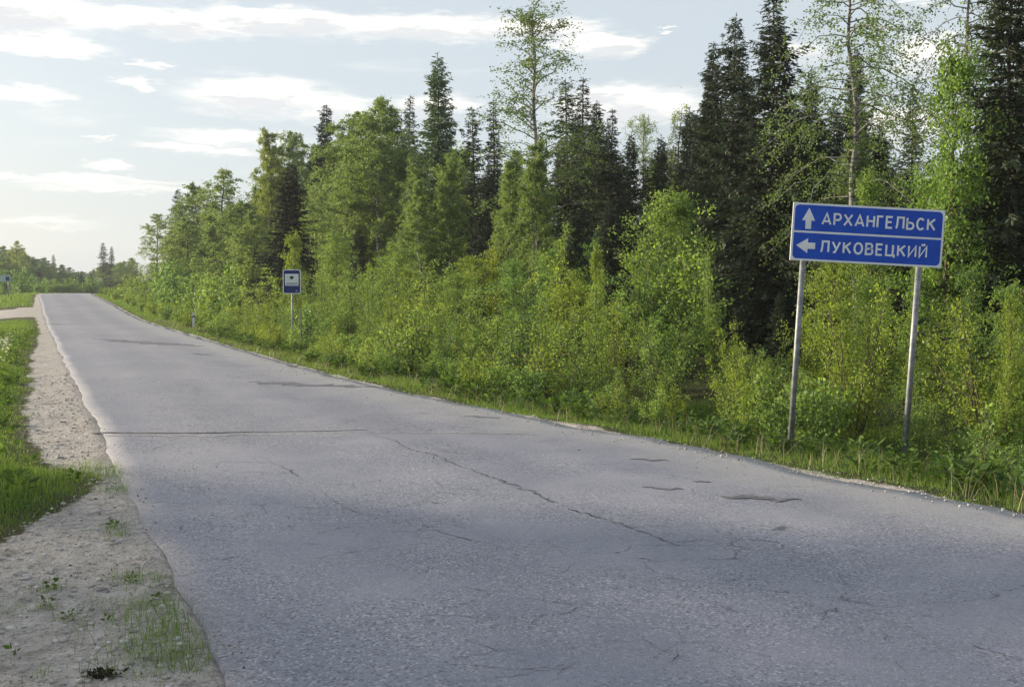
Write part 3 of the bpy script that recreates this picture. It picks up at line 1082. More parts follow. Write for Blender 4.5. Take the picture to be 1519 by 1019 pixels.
def make_spruce(seed, h=12., Rb=1.9, z0=.04, dz=.20, nb=9, tw=38, tsize=.31, droop=.45, bare=0.0, power=.85, thin=.0):
    rng = np.random.RandomState(seed)
    zz = np.linspace(0, 1, 12)
    wob = np.cumsum(rng.normal(0, .015, (12, 2)), axis=0)
    trunk = np.stack([wob[:, 0], wob[:, 1], zz * h], -1)
    tubes = [(trunk, .13 * (1 - zz) + .010)]
    LC, LD, LS = [], [], []
    z = z0 * h
    while z < h * .985:
        g = z / h
        Lm = Rb * ((1 - g) ** power) + .05
        lump = .62 + .62 * rng.rand()
        kb = nb if g < .9 else 5
        a0 = rng.rand() * 6.28
        for j in range(kb):
            if rng.rand() < thin:
                continue
            az = a0 + j * 6.283 / kb + rng.normal(0, .25)
            L = Lm * lump * rng.uniform(.5, 1.25)
            rise = (.75 * max(g - .55, 0) / .45 - .25 * (1 - g))
            d = np.array([math.cos(az), math.sin(az), 0])
            u = np.linspace(0, 1, 5)
            b0 = np.array([np.interp(g, zz, trunk[:, 0]), np.interp(g, zz, trunk[:, 1]), z + rng.normal(0, .05)])
            pts = b0 + d[None] * (u * L)[:, None]
            pts[:, 2] += rise * L * u - droop * L * u * (1 - g) * .9 + droop * .75 * L * (1 - g) * u ** 3
            tubes.append((pts, .022 * (.3 + .7 * L / Rb) * (1 - u * .9) + .003))
            k = max(4, int(tw * (L / Rb) ** .9) + 2)
            uu = rng.uniform(.08 + bare * (1 - g), 1.0, k)
            tb = np.stack([np.interp(uu, u, pts[:, q]) for q in range(3)], -1)
            side = np.where(rng.rand(k) < .5, -1, 1)
            sd = np.stack([-d[1] * side, d[0] * side, 0 * side], -1)
            hang = rng.uniform(.15, 1.1, k) * (1 - .75 * g)
            td = unit(d[None] * rng.uniform(.45, 1.1, k)[:, None] + sd * rng.uniform(.15, 1.0, k)[:, None] + np.stack([0 * hang, 0 * hang, -hang], -1) + rng.normal(0, .15, (k, 3)))
            LC.append(tb); LD.append(td)
            LS.append(tsize * rng.uniform(.6, 1.35, k) * (1.05 - .35 * uu) * (.55 + .45 * min(L / Rb * 1.6, 1)))
            # second order tufts
            m = rng.randint(2, 4, k)
            own = np.repeat(np.arange(k), m)
            t2 = tb[own] + td[own] * (LS[-1][own] * rng.uniform(.25, .9, len(own)))[:, None]
            d2 = unit(td[own] + rng.normal(0, .75, (len(own), 3)) + np.array([0, 0, -.25]))
            LC.append(t2); LD.append(d2); LS.append(LS[-1][own] * rng.uniform(.4, .75, len(own)))
        z += dz * rng.uniform(.75, 1.25) * (1.15 - .55 * g)
    # leader
    k = 16
    c = np.stack([np.full(k, trunk[-1, 0]), np.full(k, trunk[-1, 1]), h - rng.uniform(0, .5, k)], -1)
    LC.append(c); LD.append(rng.normal(0, .5, (k, 3)) + np.array([0, 0, .8])); LS.append(np.full(k, .14))
    C, Dd, Sz = np.concatenate(LC), np.concatenate(LD), np.concatenate(LS)
    C[:, 2] = np.maximum(C[:, 2], .05)
    crown = np_mesh('spruce_crown', leaves_geo(C, Dd, Sz, rng, .27), quads_n(len(C)))
    return dict(h=h, crown=crown, wood=tubes_mesh('spruce_wood', tubes, 5))


def make_shrub(seed, h=2.4, w=.9, ns=8, ntw=15, nlf=26, leaf=.055, aspect=.66, upright=1.0, low=.10, stem=.012):
    rng = np.random.RandomState(seed)
    tubes, LC, LD = [], [], []
    for i in range(ns):
        az = i * 2.4 + rng.rand()
        Ls = h * (rng.uniform(.5, 1.0) if i else 1.0)
        out = w * rng.uniform(.15, 1.0) * (.35 if i == 0 else 1)
        u = np.linspace(0, 1, 7)
        pts = np.stack([math.cos(az) * out * u ** 1.1, math.sin(az) * out * u ** 1.1, Ls * u], -1)
        pts[:, :2] += rng.normal(0, .02, (7, 2)) * u[:, None] + rng.normal(0, .04, 2)
        tubes.append((pts, stem * (1 - u * .85) + .0025))
        k = ntw + rng.randint(-3, 4)
        uu = rng.uniform(low, 1.0, k)
        tb = np.stack([np.interp(uu, u, pts[:, q]) for q in range(3)], -1)
        a2 = rng.rand(k) * 6.283
        el = rng.uniform(.1, 1.0, k) * upright
        td = np.stack([np.cos(a2) * np.cos(el), np.sin(a2) * np.cos(el), np.sin(el)], -1)
        tl = rng.uniform(.2, 1.0, k) ** 1.3 * 1.7 * (.14 + .45 * w * (1 - uu) ** .7)
        for q in range(0, k, 2):
            tubes.append((np.stack([tb[q], tb[q] + td[q] * tl[q] * .5, tb[q] + td[q] * tl[q]]), [.005, .004, .002]))
        m = rng.poisson(nlf, k) + 2
        own = np.repeat(np.arange(k), m)
        q = rng.rand(len(own)) ** .6
        c = tb[own] + td[own] * (tl[own] * q)[:, None] + rng.normal(0, .035 + leaf * .3, (len(own), 3))
        LC.append(c)
        LD.append(td[own] * .6 + rng.normal(0, .7, c.shape))
        m = 26
        q = rng.uniform(.55, 1.02, m)
        c = np.stack([np.interp(q, u, pts[:, j]) for j in range(3)], -1) + rng.normal(0, .03, (m, 3))
        LC.append(c); LD.append(rng.normal(0, .6, c.shape) + np.array([0, 0, .5]))
    C, Dd = np.concatenate(LC), np.concatenate(LD)
    C[:, 2] = np.maximum(C[:, 2], .03)
    crown = np_mesh('shrub_foliage', leaves_geo(C, Dd, leaf, rng, aspect), quads_n(len(C)))
    return dict(h=h, crown=crown, wood=tubes_mesh('shrub_stems', tubes, 4))


PRO = {
    'birch': [make_birch(11, leaf=.082, nl=110, ntw=20, nlf=36, Rc=2.0, prof='oval', f0=.08), make_birch(12, leaf=.082, nl=110, ntw=20, nlf=36, Rc=1.8, prof='column', f0=.06),
              make_birch(13, leaf=.082, nl=115, ntw=20, nlf=36, Rc=2.1, prof='cone', f0=.05)],
    'airy': [make_birch(21, leaf=.065, nl=85, ntw=18, nlf=13, Rc=1.9, prof='top', f0=.2, gap=.2, up=1.0, tr=.10), make_birch(22, leaf=.065, nl=95, ntw=20, nlf=14, Rc=2.1, prof='top', f0=.2, gap=.15, up=.6, droop=.9, tr=.11)],
    'round': [make_birch(31, h=9, leaf=.10, nl=110, ntw=16, nlf=20, Rc=2.5, prof='oval', f0=.06, up=.9, droop=.15), make_birch(32, h=9, leaf=.10, nl=110, ntw=16, nlf=20, Rc=2.3, prof='oval', f0=.05, up=1.0, droop=.1)],
    'far': [make_birch(41, leaf=.135, nl=90, ntw=15, nlf=24, Rc=2.4, prof='oval', f0=.04), make_birch(42, leaf=.135, nl=90, ntw=15, nlf=24, Rc=2.0, prof='cone', f0=.04), make_birch(43, leaf=.115, nl=85, ntw=15, nlf=18, Rc=2.2, prof='oval', f0=.06, gap=.15)],
    'spruce': [make_spruce(51, Rb=2.25, power=.82), make_spruce(52, Rb=2.0, power=.76, thin=.08), make_spruce(53, Rb=2.4, droop=.75, thin=.06, power=.74), make_spruce(54, Rb=1.9, power=.72, thin=.1)],
    'thin_spruce': [make_spruce(61, Rb=1.3, nb=7, tw=18, dz=.27, power=.85), make_spruce(62, Rb=1.15, nb=6, tw=18, dz=.27, power=.7, thin=.12)],
    'shrub': [make_shrub(71, leaf=.044, nlf=32), make_shrub(72, ns=10, w=1.1, leaf=.046, nlf=30), make_shrub(73, w=.8, ns=6, upright=1.25, leaf=.05, nlf=30), make_shrub(74, ns=9, w=1.0, leaf=.058, aspect=.4, nlf=28), make_shrub(75, ns=7, w=.9, leaf=.040, nlf=34)],
    'low_shrub': [make_shrub(81, h=1.1, w=.6, ns=9, ntw=9, nlf=18, leaf=.055), make_shrub(82, h=1.0, w=.7, ns=10, ntw=8, nlf=20, leaf=.045, aspect=.45), make_shrub(83, h=1.2, w=.5, ns=7, ntw=9, nlf=16, leaf=.065)],
    'sapling': [make_birch(91, h=4.0, Rc=.95, f0=.06, nl=62, ntw=11, nlf=17, leaf=.052, droop=.1, up=1.05, prof='oval', tr=.028, gap=.3, limb_r=.008), make_shrub(92, h=4.0, w=1.0, ns=6, ntw=34, nlf=30, leaf=.052, stem=.02),
                make_birch(93, h=4.0, Rc=.75, f0=.05, nl=70, ntw=11, nlf=17, leaf=.050, droop=.15, up=1.1, prof='column', tr=.028, gap=.3, limb_r=.008)],
    'far_shrub': [make_shrub(101, h=2.6, w=1.2, ns=9, ntw=12, nlf=11, leaf=.13, stem=.015), make_shrub(102, h=2.6, w=1.0, ns=8, ntw=12, nlf=11, leaf=.12, stem=.015), make_shrub(103, h=2.6, w=.8, ns=6, ntw=15, nlf=11, leaf=.12, upright=1.2, stem=.015)],
}
SPEC = {  # object name, leaf material, wood material, category, crown part, wood part
    'birch': ('birch_tree', 'leaf_tree', 'bark_birch', 'tree', 'crown', 'trunk'), 'airy': ('birch_tree', 'leaf_tree', 'bark_birch', 'tree', 'crown', 'trunk'),
    'round': ('willow_tree', 'leaf_tree', 'bark', 'tree', 'crown', 'trunk'), 'far': ('birch_tree', 'leaf_tree', 'bark', 'tree', 'crown', 'trunk'),
    'spruce': ('spruce_tree', 'needle', 'bark', 'tree', 'crown', 'trunk'), 'thin_spruce': ('spruce_tree', 'needle', 'bark', 'tree', 'crown', 'trunk'),
    'shrub': ('shrub', 'leaf', 'stem', 'shrub', 'foliage', 'stems'), 'low_shrub': ('low_shrub', 'leaf', 'stem', 'shrub', 'foliage', 'stems'),
    'sapling': ('birch_sapling', 'leaf', 'stem', 'sapling', 'foliage', 'stems'), 'far_shrub': ('shrub', 'leaf', 'stem', 'shrub', 'foliage', 'stems'),
}
for k, lst in PRO.items():
    for p in lst:
        p['crown'].materials.append(M[SPEC[k][1]])
        p['wood'].materials.append(M[SPEC[k][2]])
rnd = random.Random(3)


def grow(kind, x, y, h, label, wide=1.0, tint=(1, 1, 1), variant=None, group=None, z=None, lean=0.0):
    p = PRO[kind][variant if variant is not None else rnd.randrange(len(PRO[kind]))]
    s, t = road_xy(x, y)
    name, _, _, cat, cr, wd = SPEC[kind]
    k = h / p['h']
    e = empty(name, (x, y, (gz(s, t) if z is None else z) - .02), label, cat, group, rz=rnd.random() * 6.283)
    e.rotation_euler[0] = rnd.gauss(0, .015) + lean
    e.rotation_euler[1] = rnd.gauss(0, .015)
    e.scale = (k * wide, k * wide, k)
    c = bpy.data.objects.new(cr, p['crown']); col.objects.link(c); c.parent = e
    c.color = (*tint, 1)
    w = bpy.data.objects.new(wd, p['wood']); col.objects.link(w); w.parent = e
    return e


def by_top(kind, px, ytop, t, label, **kw):
    x, y, z, s = spot(px, ytop, t)
    z0 = gz(s, t)
    return grow(kind, x, y, z - z0, label, **kw)


YG, LG, MG, DG = (1.18, 1.10, .72), (1.05, 1.08, 1.0), (.95, 1.0, .98), (.65, .75, .75)
# ---- the trees one can tell apart, from the far bend to the right edge of the photograph
KEY = [
    ('far', 232, 318, 13, 'slim airy birch leftmost in the tall tree row on the right', dict(wide=1.25, tint=LG, variant=2)),
    ('thin_spruce', 262, 280, 14, 'small spruce tip between the two leftmost birches of the right-hand row', dict(wide=1.5)),
    ('far', 292, 275, 15, 'leafy birch just right of the small leftmost spruce tip', dict(wide=1.3, tint=MG, variant=0)),
    ('far', 325, 253, 15, 'broad airy-topped birch rising above the shrubs far down the road', dict(wide=1.5, tint=LG, variant=2)),
    ('far', 352, 300, 13, 'low dark green birch left of the shade-darkened spruce', dict(wide=1.5, tint=MG, variant=0)),
    ('far', 275, 325, 11.5, 'low rounded leafy birch left of the broad airy-topped birch', dict(wide=1.6, tint=LG, variant=0)),
    ('far', 315, 320, 12, 'low rounded leafy birch in front of the broad airy-topped birch', dict(wide=1.6, tint=MG, variant=1)),
    ('far', 375, 318, 12.5, 'leafy birch filling in just left of the shade-darkened spruce', dict(wide=1.2, tint=LG, variant=0)),
    ('birch', 400, 200, 16, 'tall yellow-green birch behind the left side of the shade-darkened spruce', dict(wide=1.0, tint=YG, variant=1)),
    ('birch', 440, 198, 18, 'birch top between the two dark spruces left of centre', dict(wide=1.0, tint=LG, variant=0)),
    ('spruce', 426, 240, 11.2, 'conical spruce tinted black-green for shade, standing above the bus stop sign', dict(wide=1.5, tint=(.30, .34, .38), variant=0)),  # tint darkened to hold the shade this spruce stands in
    ('spruce', 474, 153, 17, 'dark spruce with pointed top left of the wide rounded birch', dict(wide=.95, tint=(.55, .6, .65), variant=3)),
    ('birch', 520, 172, 16, 'wide rounded green birch, left half of the central clump', dict(wide=1.35, tint=MG, variant=0)),
    ('birch', 560, 152, 16.5, 'wide rounded green birch, right half of the central clump', dict(wide=1.35, tint=MG, variant=0)),
    ('thin_spruce', 600, 142, 19, 'slender spruce spire behind the rounded birch clump', dict(wide=1.0)),
    ('spruce', 652, 80, 17, 'tall pale green spruce spire left of the tallest airy birch', dict(wide=.95, tint=(2.3, 2.5, 1.9), variant=1)),
    ('birch', 625, 268, 13.5, 'fresh green birch at the foot of the pale spruce spire, left one', dict(wide=1.1, tint=LG, variant=2)),
    ('birch', 668, 235, 14.5, 'fresh green birch at the foot of the pale spruce spire, right one', dict(wide=1.0, tint=LG, variant=1)),
    ('thin_spruce', 708, 158, 18, 'thin dark spruce just right of the pale spruce spire', dict(wide=1.2)),
    ('thin_spruce', 734, 148, 19, 'thin dark spruce close against the tall airy birch', dict(wide=1.2)),
    ('airy', 784, 16, 15.0, 'tallest airy birch with bare grey trunk in the centre', dict(wide=1.45, tint=(.62, .68, .68), variant=0)),
    ('birch', 800, 215, 14.2, 'dense green birch at the foot of the tall airy birch, right one', dict(wide=1.0, tint=MG, variant=1)),
    ('birch', 752, 240, 14, 'dense green birch at the foot of the tall airy birch, left one', dict(wide=.9, tint=LG, variant=2)),
    ('thin_spruce', 845, 118, 19, 'dark spruce, left of the pair of spires right of the airy birch', dict(wide=1.3)),
    ('thin_spruce', 865, 116, 20, 'dark spruce, right of the pair of spires right of the airy birch', dict(wide=1.3)),
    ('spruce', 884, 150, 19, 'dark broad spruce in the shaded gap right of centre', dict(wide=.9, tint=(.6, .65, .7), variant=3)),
    ('thin_spruce', 904, 160, 20, 'very thin dark spruce spire over the shaded gap', dict(wide=1.1)),
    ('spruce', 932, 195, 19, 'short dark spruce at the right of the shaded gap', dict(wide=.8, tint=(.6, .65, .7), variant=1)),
    ('airy', 962, 175, 20, 'thin-leaved birch behind the shaded gap', dict(wide=.95, tint=LG, variant=0)),
    ('airy', 995, 160, 21, 'pale airy birch left of the twin-topped spruce', dict(wide=.95, tint=YG, variant=1)),
    ('spruce', 975, 200, 18, 'dark low spruce left of the twin-topped spruce', dict(wide=.8, variant=1)),
    ('spruce', 1048, 62, 18, 'shorter left half of the twin-topped dark spruce', dict(wide=.8, variant=3)),
    ('spruce', 1075, 24, 18, 'taller right half of the twin-topped dark spruce', dict(wide=.95, variant=2)),
    ('spruce', 1148, -12, 17, 'big dark shaggy spruce left of the direction sign', dict(wide=1.15, tint=(.85, .85, .85), variant=0)),
    ('spruce', 1214, 95, 18, 'dark spruce rising behind the left end of the direction sign', dict(wide=.8, variant=1)),
    ('airy', 1284, -95, 16.5, 'tall drooping airy birch with grey trunk behind the direction sign', dict(wide=1.2, tint=(.75, .82, .8), variant=1)),
    ('spruce', 1268, 70, 19.5, 'dark spruce just behind the drooping airy birch', dict(wide=.75, variant=3)),
    ('thin_spruce', 1362, 128, 22, 'small dark spruce tip seen through the sky gap on the right', dict(wide=1.1)),
    ('sapling', 1404, 96, 13.5, 'bright green slender young birch above the right end of the direction sign', dict(wide=.8, tint=(.95, 1.05, .8), variant=2)),
    ('airy', 1448, -75, 17.5, 'airy birch crown drooping at the top right corner', dict(wide=1.05, tint=(.7, .76, .76), variant=1)),
    ('spruce', 1508, -95, 14.5, 'huge dark spruce cut by the right edge', dict(wide=1.05, tint=(.9, .85, .8), variant=2)),
    ('spruce', 1022, 160, 21, 'dark spruce just left behind the twin-topped spruce', dict(wide=1.0, variant=1)),
    ('spruce', 1112, 112, 20.5, 'dark spruce between the twin-topped and the big shaggy spruce', dict(wide=1.0, variant=3)),
    ('spruce', 1183, 150, 20, 'dark spruce just right of the big shaggy spruce', dict(wide=1.0, variant=1)),
    ('spruce', 1246, 150, 20.5, 'dark spruce left of the drooping airy birch trunk', dict(wide=1.0, variant=3)),
    ('spruce', 1302, 178, 20, 'dark spruce right of the drooping airy birch trunk', dict(wide=1.0, variant=1)),
    ('spruce', 1332, 232, 18, 'low dark spruce under the sky gap on the right', dict(wide=1.0, variant=0)),
    ('spruce', 1470, 130, 18.5, 'dark spruce left of the huge spruce at the right edge', dict(wide=1.0, variant=3)),
    ('spruce', 1440, 240, 16, 'low dark spruce right of the slender young birch', dict(wide=1.0, tint=(.8, .8, .8), variant=0)),
]
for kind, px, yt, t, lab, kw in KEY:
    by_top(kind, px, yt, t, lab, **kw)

# ---- saplings and large shrubs of the middle storey that stand out
MID = [
    ('sapling', 742, 362, 12.4, 'yellow-green bushy willow sapling in the middle of the thicket', dict(wide=1.35, tint=(1.4, 1.15, .6), variant=1)),
    ('sapling', 700, 385, 11.8, 'yellow-green willow shrub just left of the yellowest sapling', dict(wide=1.3, tint=YG, variant=0)),
    ('sapling', 855, 325, 13, 'mid green sapling in front of the shaded spruce gap, left one', dict(wide=1.2, tint=LG, variant=1)),
    ('sapling', 905, 330, 13.6, 'blue-green rounded sapling in front of the shaded spruce gap, right one', dict(wide=1.2, tint=(.85, 1.0, 1.2), variant=1)),
    ('sapling', 880, 375, 10.2, 'thin leggy sapling with pale leaf tuft poking above the shrubs', dict(wide=.5, tint=YG, variant=2)),
    ('sapling', 985, 292, 13, 'tall fresh green birch sapling left of the big spruces', dict(wide=1.1, tint=LG, variant=0)),
    ('sapling', 1022, 300, 13.4, 'tall fresh green birch sapling against the twin-topped spruce', dict(wide=.9, tint=LG, variant=2)),
    ('sapling', 945, 350, 12, 'leafy sapling between the shaded gap and the tall fresh saplings', dict(wide=1.1, tint=LG, variant=1)),
    ('sapling', 1062, 372, 11.4, 'slim sunlit sapling under the twin-topped spruce', dict(wide=.8, tint=LG, variant=1)),
    ('sapling', 1236, 372, 10.8, 'yellow-green leafy sapling behind the left half of the direction sign', dict(wide=.95, tint=YG, variant=0)),
    ('sapling', 1290, 270, 14, 'leafy green sapling just above the middle of the direction sign', dict(wide=.8, tint=LG, variant=2)),
    ('shrub', 1270, 410, 10.2, 'yellow-green leafy shrub between the posts of the direction sign', dict(wide=.85, tint=YG, variant=1)),
    ('sapling', 1445, 405, 11, 'dark green pointed sapling right of the direction sign', dict(wide=.8, tint=DG, variant=2)),
    ('sapling', 1495, 445, 9.6, 'slender light green sapling near the right edge', dict(wide=.6, tint=YG, variant=2)),
    ('sapling', 1400, 250, 14, 'bright birch foliage behind the right end of the direction sign', dict(wide=1.0, tint=(.9, 1.05, .8), variant=0)),
    ('shrub', 1092, 480, 9.8, 'sunlit rounded birch shrub left of the direction sign', dict(wide=.8, tint=YG, variant=4)),
    ('shrub', 1112, 512, 10.6, 'low leafy shrub in the dark gap left of the direction sign, left one', dict(wide=1.0, tint=MG, variant=1)),
    ('shrub', 1152, 505, 11, 'low leafy shrub in the dark gap left of the direction sign, right one', dict(wide=1.0, tint=LG, variant=3)),
    ('low_shrub', 1135, 555, 9.2, 'knee-high shrub at the front of the dark gap, left one', dict(wide=1.0, tint=LG, variant=0)),
    ('low_shrub', 1168, 560, 9.3, 'knee-high shrub at the front of the dark gap, right one', dict(wide=1.0, tint=MG, variant=1)),
    ('low_shrub', 1205, 565, 8.9, 'knee-high shrub just right of the left sign post', dict(wide=1.0, tint=LG, variant=2)),
    ('far_shrub', 262, 385, 8.8, 'rounded grey-green willow bush near the white marker post', dict(wide=1.0, tint=(.75, .9, 1.0), variant=0)),
    ('far_shrub', 240, 395, 9.2, 'grey-green willow bush just left of the rounded one', dict(wide=.9, tint=(.75, .9, 1.0), variant=1)),
    ('sapling', 440, 352, 10.4, 'pale green pointed sapling right of the shade-darkened spruce', dict(wide=.9, tint=YG, variant=2)),
    ('sapling', 545, 400, 9.6, 'leafy grey-green sapling right of the bus stop sign', dict(wide=1.0, tint=MG, variant=1)),
    ('sapling', 590, 365, 11, 'light green sapling in front of the central birches', dict(wide=1.1, tint=LG, variant=0)),
    ('sapling', 500, 350, 11.5, 'light green sapling in front of the rounded birch clump', dict(wide=1.2, tint=LG, variant=0)),
    ('shrub', 640, 410, 9.6, 'rounded light green shrub left of the dark gap in the thicket', dict(wide=1.1, tint=YG, variant=1)),
]
for kind, px, yt, t, lab, kw in MID:
    by_top(kind, px, yt, t, lab, **kw)

# ---- the trees that fill the wood behind them, kept below the skyline
SKX = [-50, 140, 200, 232, 262, 300, 330, 370, 390, 440, 500, 545, 600, 650, 700, 740, 800, 850, 900, 950, 1000, 1030, 1060, 1110, 1150, 1200, 1250, 1300, 1340, 1380, 1420, 1460, 1519, 1800]
SKY_ = [400, 398, 370, 340, 300, 290, 280, 315, 240, 220, 210, 190, 215, 190, 220, 220, 215, 165, 185, 215, 200, 140, 90, 130, 60, 150, 140, 190, 262, 240, 225, 170, 60, 0]


def zone(px):
    for a, b in ((200, 'left of the marker post'), (425, 'between marker post and bus stop'), (720, 'right of the bus stop'),
                 (960, 'mid picture'), (1170, 'left of the direction sign'), (1400, 'behind the direction sign')):
        if px < a:
            return b
    return 'right of the direction sign'


def fill_trees():
    for t, step, jit in ((18.5, 1.7, .7), (22, 2.1, .9), (26, 2.6, 1.2), (31, 3.2, 1.4)):
        s = 2.0
        while s < 150:
            tt = t + rnd.gauss(0, jit)
            x, y = world(s, tt)
            st_ = step * (1 + s / 60)
            s += st_ * rnd.uniform(.7, 1.3)
            if y < 6:
                continue
            px, _ = px_of(x, y, 2)
            if px > 1600:
                continue
            ylim = np.interp(px, SKX, SKY_) + rnd.uniform(4, 48)
            d = ray(px, ylim)
            h = CAM_Z + y / d[1] * d[2] - gz(*road_xy(x, y))
            h = min(h, 14.5)
            if h < 2.5:
                continue
            far = y > 75
            kind = rnd.choice(['spruce', 'spruce', 'thin_spruce'] if 815 < px < 965 or 1040 < px < 1230 else ['spruce', 'spruce', 'thin_spruce', 'birch', 'spruce'] if px > 690 else (['far', 'far', 'thin_spruce'] if far else ['birch', 'birch', 'birch', 'round', 'spruce']))
            word = {'spruce': 'dark spruce', 'thin_spruce': 'slim spruce', 'birch': 'green birch', 'round': 'rounded leafy tree', 'far': 'leafy birch'}[kind]
            tint = {'birch': MG, 'far': MG, 'round': MG}.get(kind, (.7, .75, .78))
            lab = f'{word} filling the shaded wood {zone(px)}'
            grow(kind, x, y, h, lab, wide=rnd.uniform(.95, 1.25), tint=tint, group=lab)


fill_trees()


SHX = [140, 250, 330, 380, 400, 470, 520, 600, 700, 760, 830, 900, 960, 1000, 1050, 1075, 1120, 1180, 1230, 1300, 1400, 1450, 1519]
SHY = [388, 388, 372, 385, 400, 395, 365, 372, 375, 365, 330, 335, 330, 300, 315, 400, 480, 465, 405, 405, 400, 405, 430]


def fill_shrubs():
    rows = [  # offset from the right edge of the road, step, h range, kinds, words
        (1.75, .62, (.45, .95), ['low_shrub'], 'low leafy shrub at the grass edge'),
        (2.7, .78, (.9, 1.7), ['shrub', 'low_shrub', 'shrub'], 'leafy shrub in thicket front'),
        (3.9, .95, (1.6, 2.5), ['shrub'], 'leafy shrub in thicket middle'),
        (5.4, 1.15, (2.2, 3.2), ['shrub', 'sapling'], 'tall shrub at thicket back'),
        (7.2, 1.5, (2.8, 4.2), ['sapling', 'sapling', 'shrub'], 'young birch at wood foot'),
        (10.0, 2.2, (3.2, 5.2), ['sapling', 'sapling', 'spruce'], 'young tree in wood edge'),
    ]
    for off, step, hr, kinds, word in rows:
        s = 1.5
        while s < 132:
            st_ = step * (1 + s / 34)
            s += st_ * rnd.uniform(.6, 1.4)
            tt = float(t_right(s)) + float(bend(s)) + off + rnd.gauss(0, .30)
            x, y = world(s, tt)
            if y < 4.5:
                continue
            px, _ = px_of(x, y, 1)
            if px > 1620 or px < -40:
                continue
            if 1290 < px < 1420 and y < 10.4:
                continue
            # the two sign plates stay in view
            if 1165 < px < 1400 and off < 2.2 and y < 11.0 and rnd.random() < .35:
                continue
            kind = rnd.choice(kinds)
            h = rnd.uniform(*hr) * (1.0 + .25 * float(sstep(s, 25, 60)))
            if 1150 < px < 1430 and off < 6:
                h *= .72
            if 1070 < px < 1185 and off > 3:
                h *= .55
                if off > 7:
                    kind = 'spruce'
            if 830 < px < 945 and off > 7:
                kind = 'spruce'
            if y > 45 and kind in ('shrub', 'sapling', 'low_shrub'):
                kind = 'far_shrub'
                h = max(h, 1.0)
            if 405 < px < 465 and y < 32.5:
                h = min(h, 1.15)
            if 265 < px < 310 and y < 47.5:
                h = min(h, .25)
                if off < 2.5:
                    continue
            if kind == 'spruce':
                word2 = 'young dark spruce in wood edge'
            else:
                word2 = word
            yl = np.interp(px, SHX, SHY) + rnd.uniform(0, 40)
            dd = ray(px, yl)
            h = min(h, CAM_Z + y / dd[1] * dd[2] - gz(s, tt)) if kind != 'spruce' else h
            if h < .3:
                continue
            lab = f'{word2} {zone(px)}'
            base = rnd.choice([YG, LG, LG, LG, MG, MG, (.8, .95, 1.0), (.75, .85, .8), (1.2, 1.1, .7)])
            j = rnd.uniform(.85, 1.12)
            grow(kind, x, y, h, lab, wide=rnd.uniform(.85, 1.25), tint=tuple(c * j for c in base) if kind != 'spruce' else (.9, .9, .9), group=lab)


fill_shrubs()


def far_wood():
    """trees across the end of the road, beyond the crest, and on its left"""
    def at(kind, px, yt, D, lab, wide=1.0, tint=MG, group=None, variant=None):
        d = ray(px, yt)
        k = D / d[1]
        x, y = d[0] * k, D
        s, t = road_xy(x, y)
        z0 = gz(s, t)
        h = max(CAM_Z + d[2] * k - z0, .8)
        grow(kind, x, y, h, lab, wide=wide, tint=tint, group=group, variant=variant)
    at('far', 22, 358, 165, 'airy yellowish birch highest above the wood at the far left', 1.0, YG, variant=2)
    at('far', 32, 368, 168, 'second airy birch top right of the highest one at the far left', 1.0, YG, variant=2)
    at('thin_spruce', 152, 360, 190, 'left one of two slim spruce tips at the end of the road', 1.6, (.9, .95, .95))
    at('thin_spruce', 165, 366, 192, 'right one of two slim spruce tips at the end of the road', 1.6, (.9, .95, .95))
    at('thin_spruce', 78, 378, 230, 'pointed spruce top in the middle of the far tree line', 1.6, (.9, .95, .95))
    at('far_shrub', 30, 396, 118, 'rounded grey-green bush beside the pale board at the far left', 1.1, (.8, 1.0, 1.05), variant=0)
    at('far_shrub', 6, 400, 121, 'bush behind the pale board at the far left', 1.1, (.75, .9, .9), variant=1)
    at('far_shrub', 55, 412, 125, 'small pale bush left of where the road crests', 1.1, (.8, .95, 1.0), variant=1)
    at('far_shrub', 72, 416, 128, 'small bush just left of the vanishing road', 1.1, (.8, .95, 1.0), variant=2)
    for px in range(-60, 200, 9):
        for D, dy in ((160, 16), (185, 8), (225, 2)):
            if D == 160 and px > 60:
                continue
            p = px + rnd.uniform(-4, 4)
            yt = np.interp(p, [-60, 0, 45, 70, 100, 140, 200], [362, 368, 374, 388, 397, 394, 380]) + dy + rnd.uniform(-4, 9)
            kind = rnd.choice(['far', 'far', 'far', 'far', 'far', 'far', 'thin_spruce'])
            lab = ('leafy birch' if kind == 'far' else 'slim spruce') + ' in the distant wood across the end of the road'
            at(kind, p, yt, D + rnd.uniform(-6, 6), lab, rnd.uniform(1.5, 2.2), (.9, 1.02, .95) if kind == 'far' else (.9, .95, .95), lab)
    # low growth under the far trees
    for px in range(-40, 145, 8):
        lab = 'low bush along the foot of the distant wood'
        at('far_shrub', px + rnd.uniform(-3, 3), 414 + rnd.uniform(-4, 6), 150 + rnd.uniform(-6, 6), lab, 1.4, (.85, .98, .9), lab)


far_wood()


def left_trees():
    """the trees left of the camera whose shade lies over the near road"""
    for i, (x, y, h, k) in enumerate([(-13.0, 11.6, 7.0, 'birch'), (-14.2, 8.6, 7.5, 'birch'), (-13.5, 4.6, 7.5, 'round'), (-18.5, 11.5, 8.5, 'birch'), (-13.5, 0.5, 8, 'birch'), (-19, 7, 9, 'birch')]):
        lab = 'leafy roadside birch left of the road beside the near verge'
        grow(k, x, y, h, lab, 1.1, LG, group=lab)


left_trees()

# ------------------------------------------------------------------ grass, weeds, gravel, small things


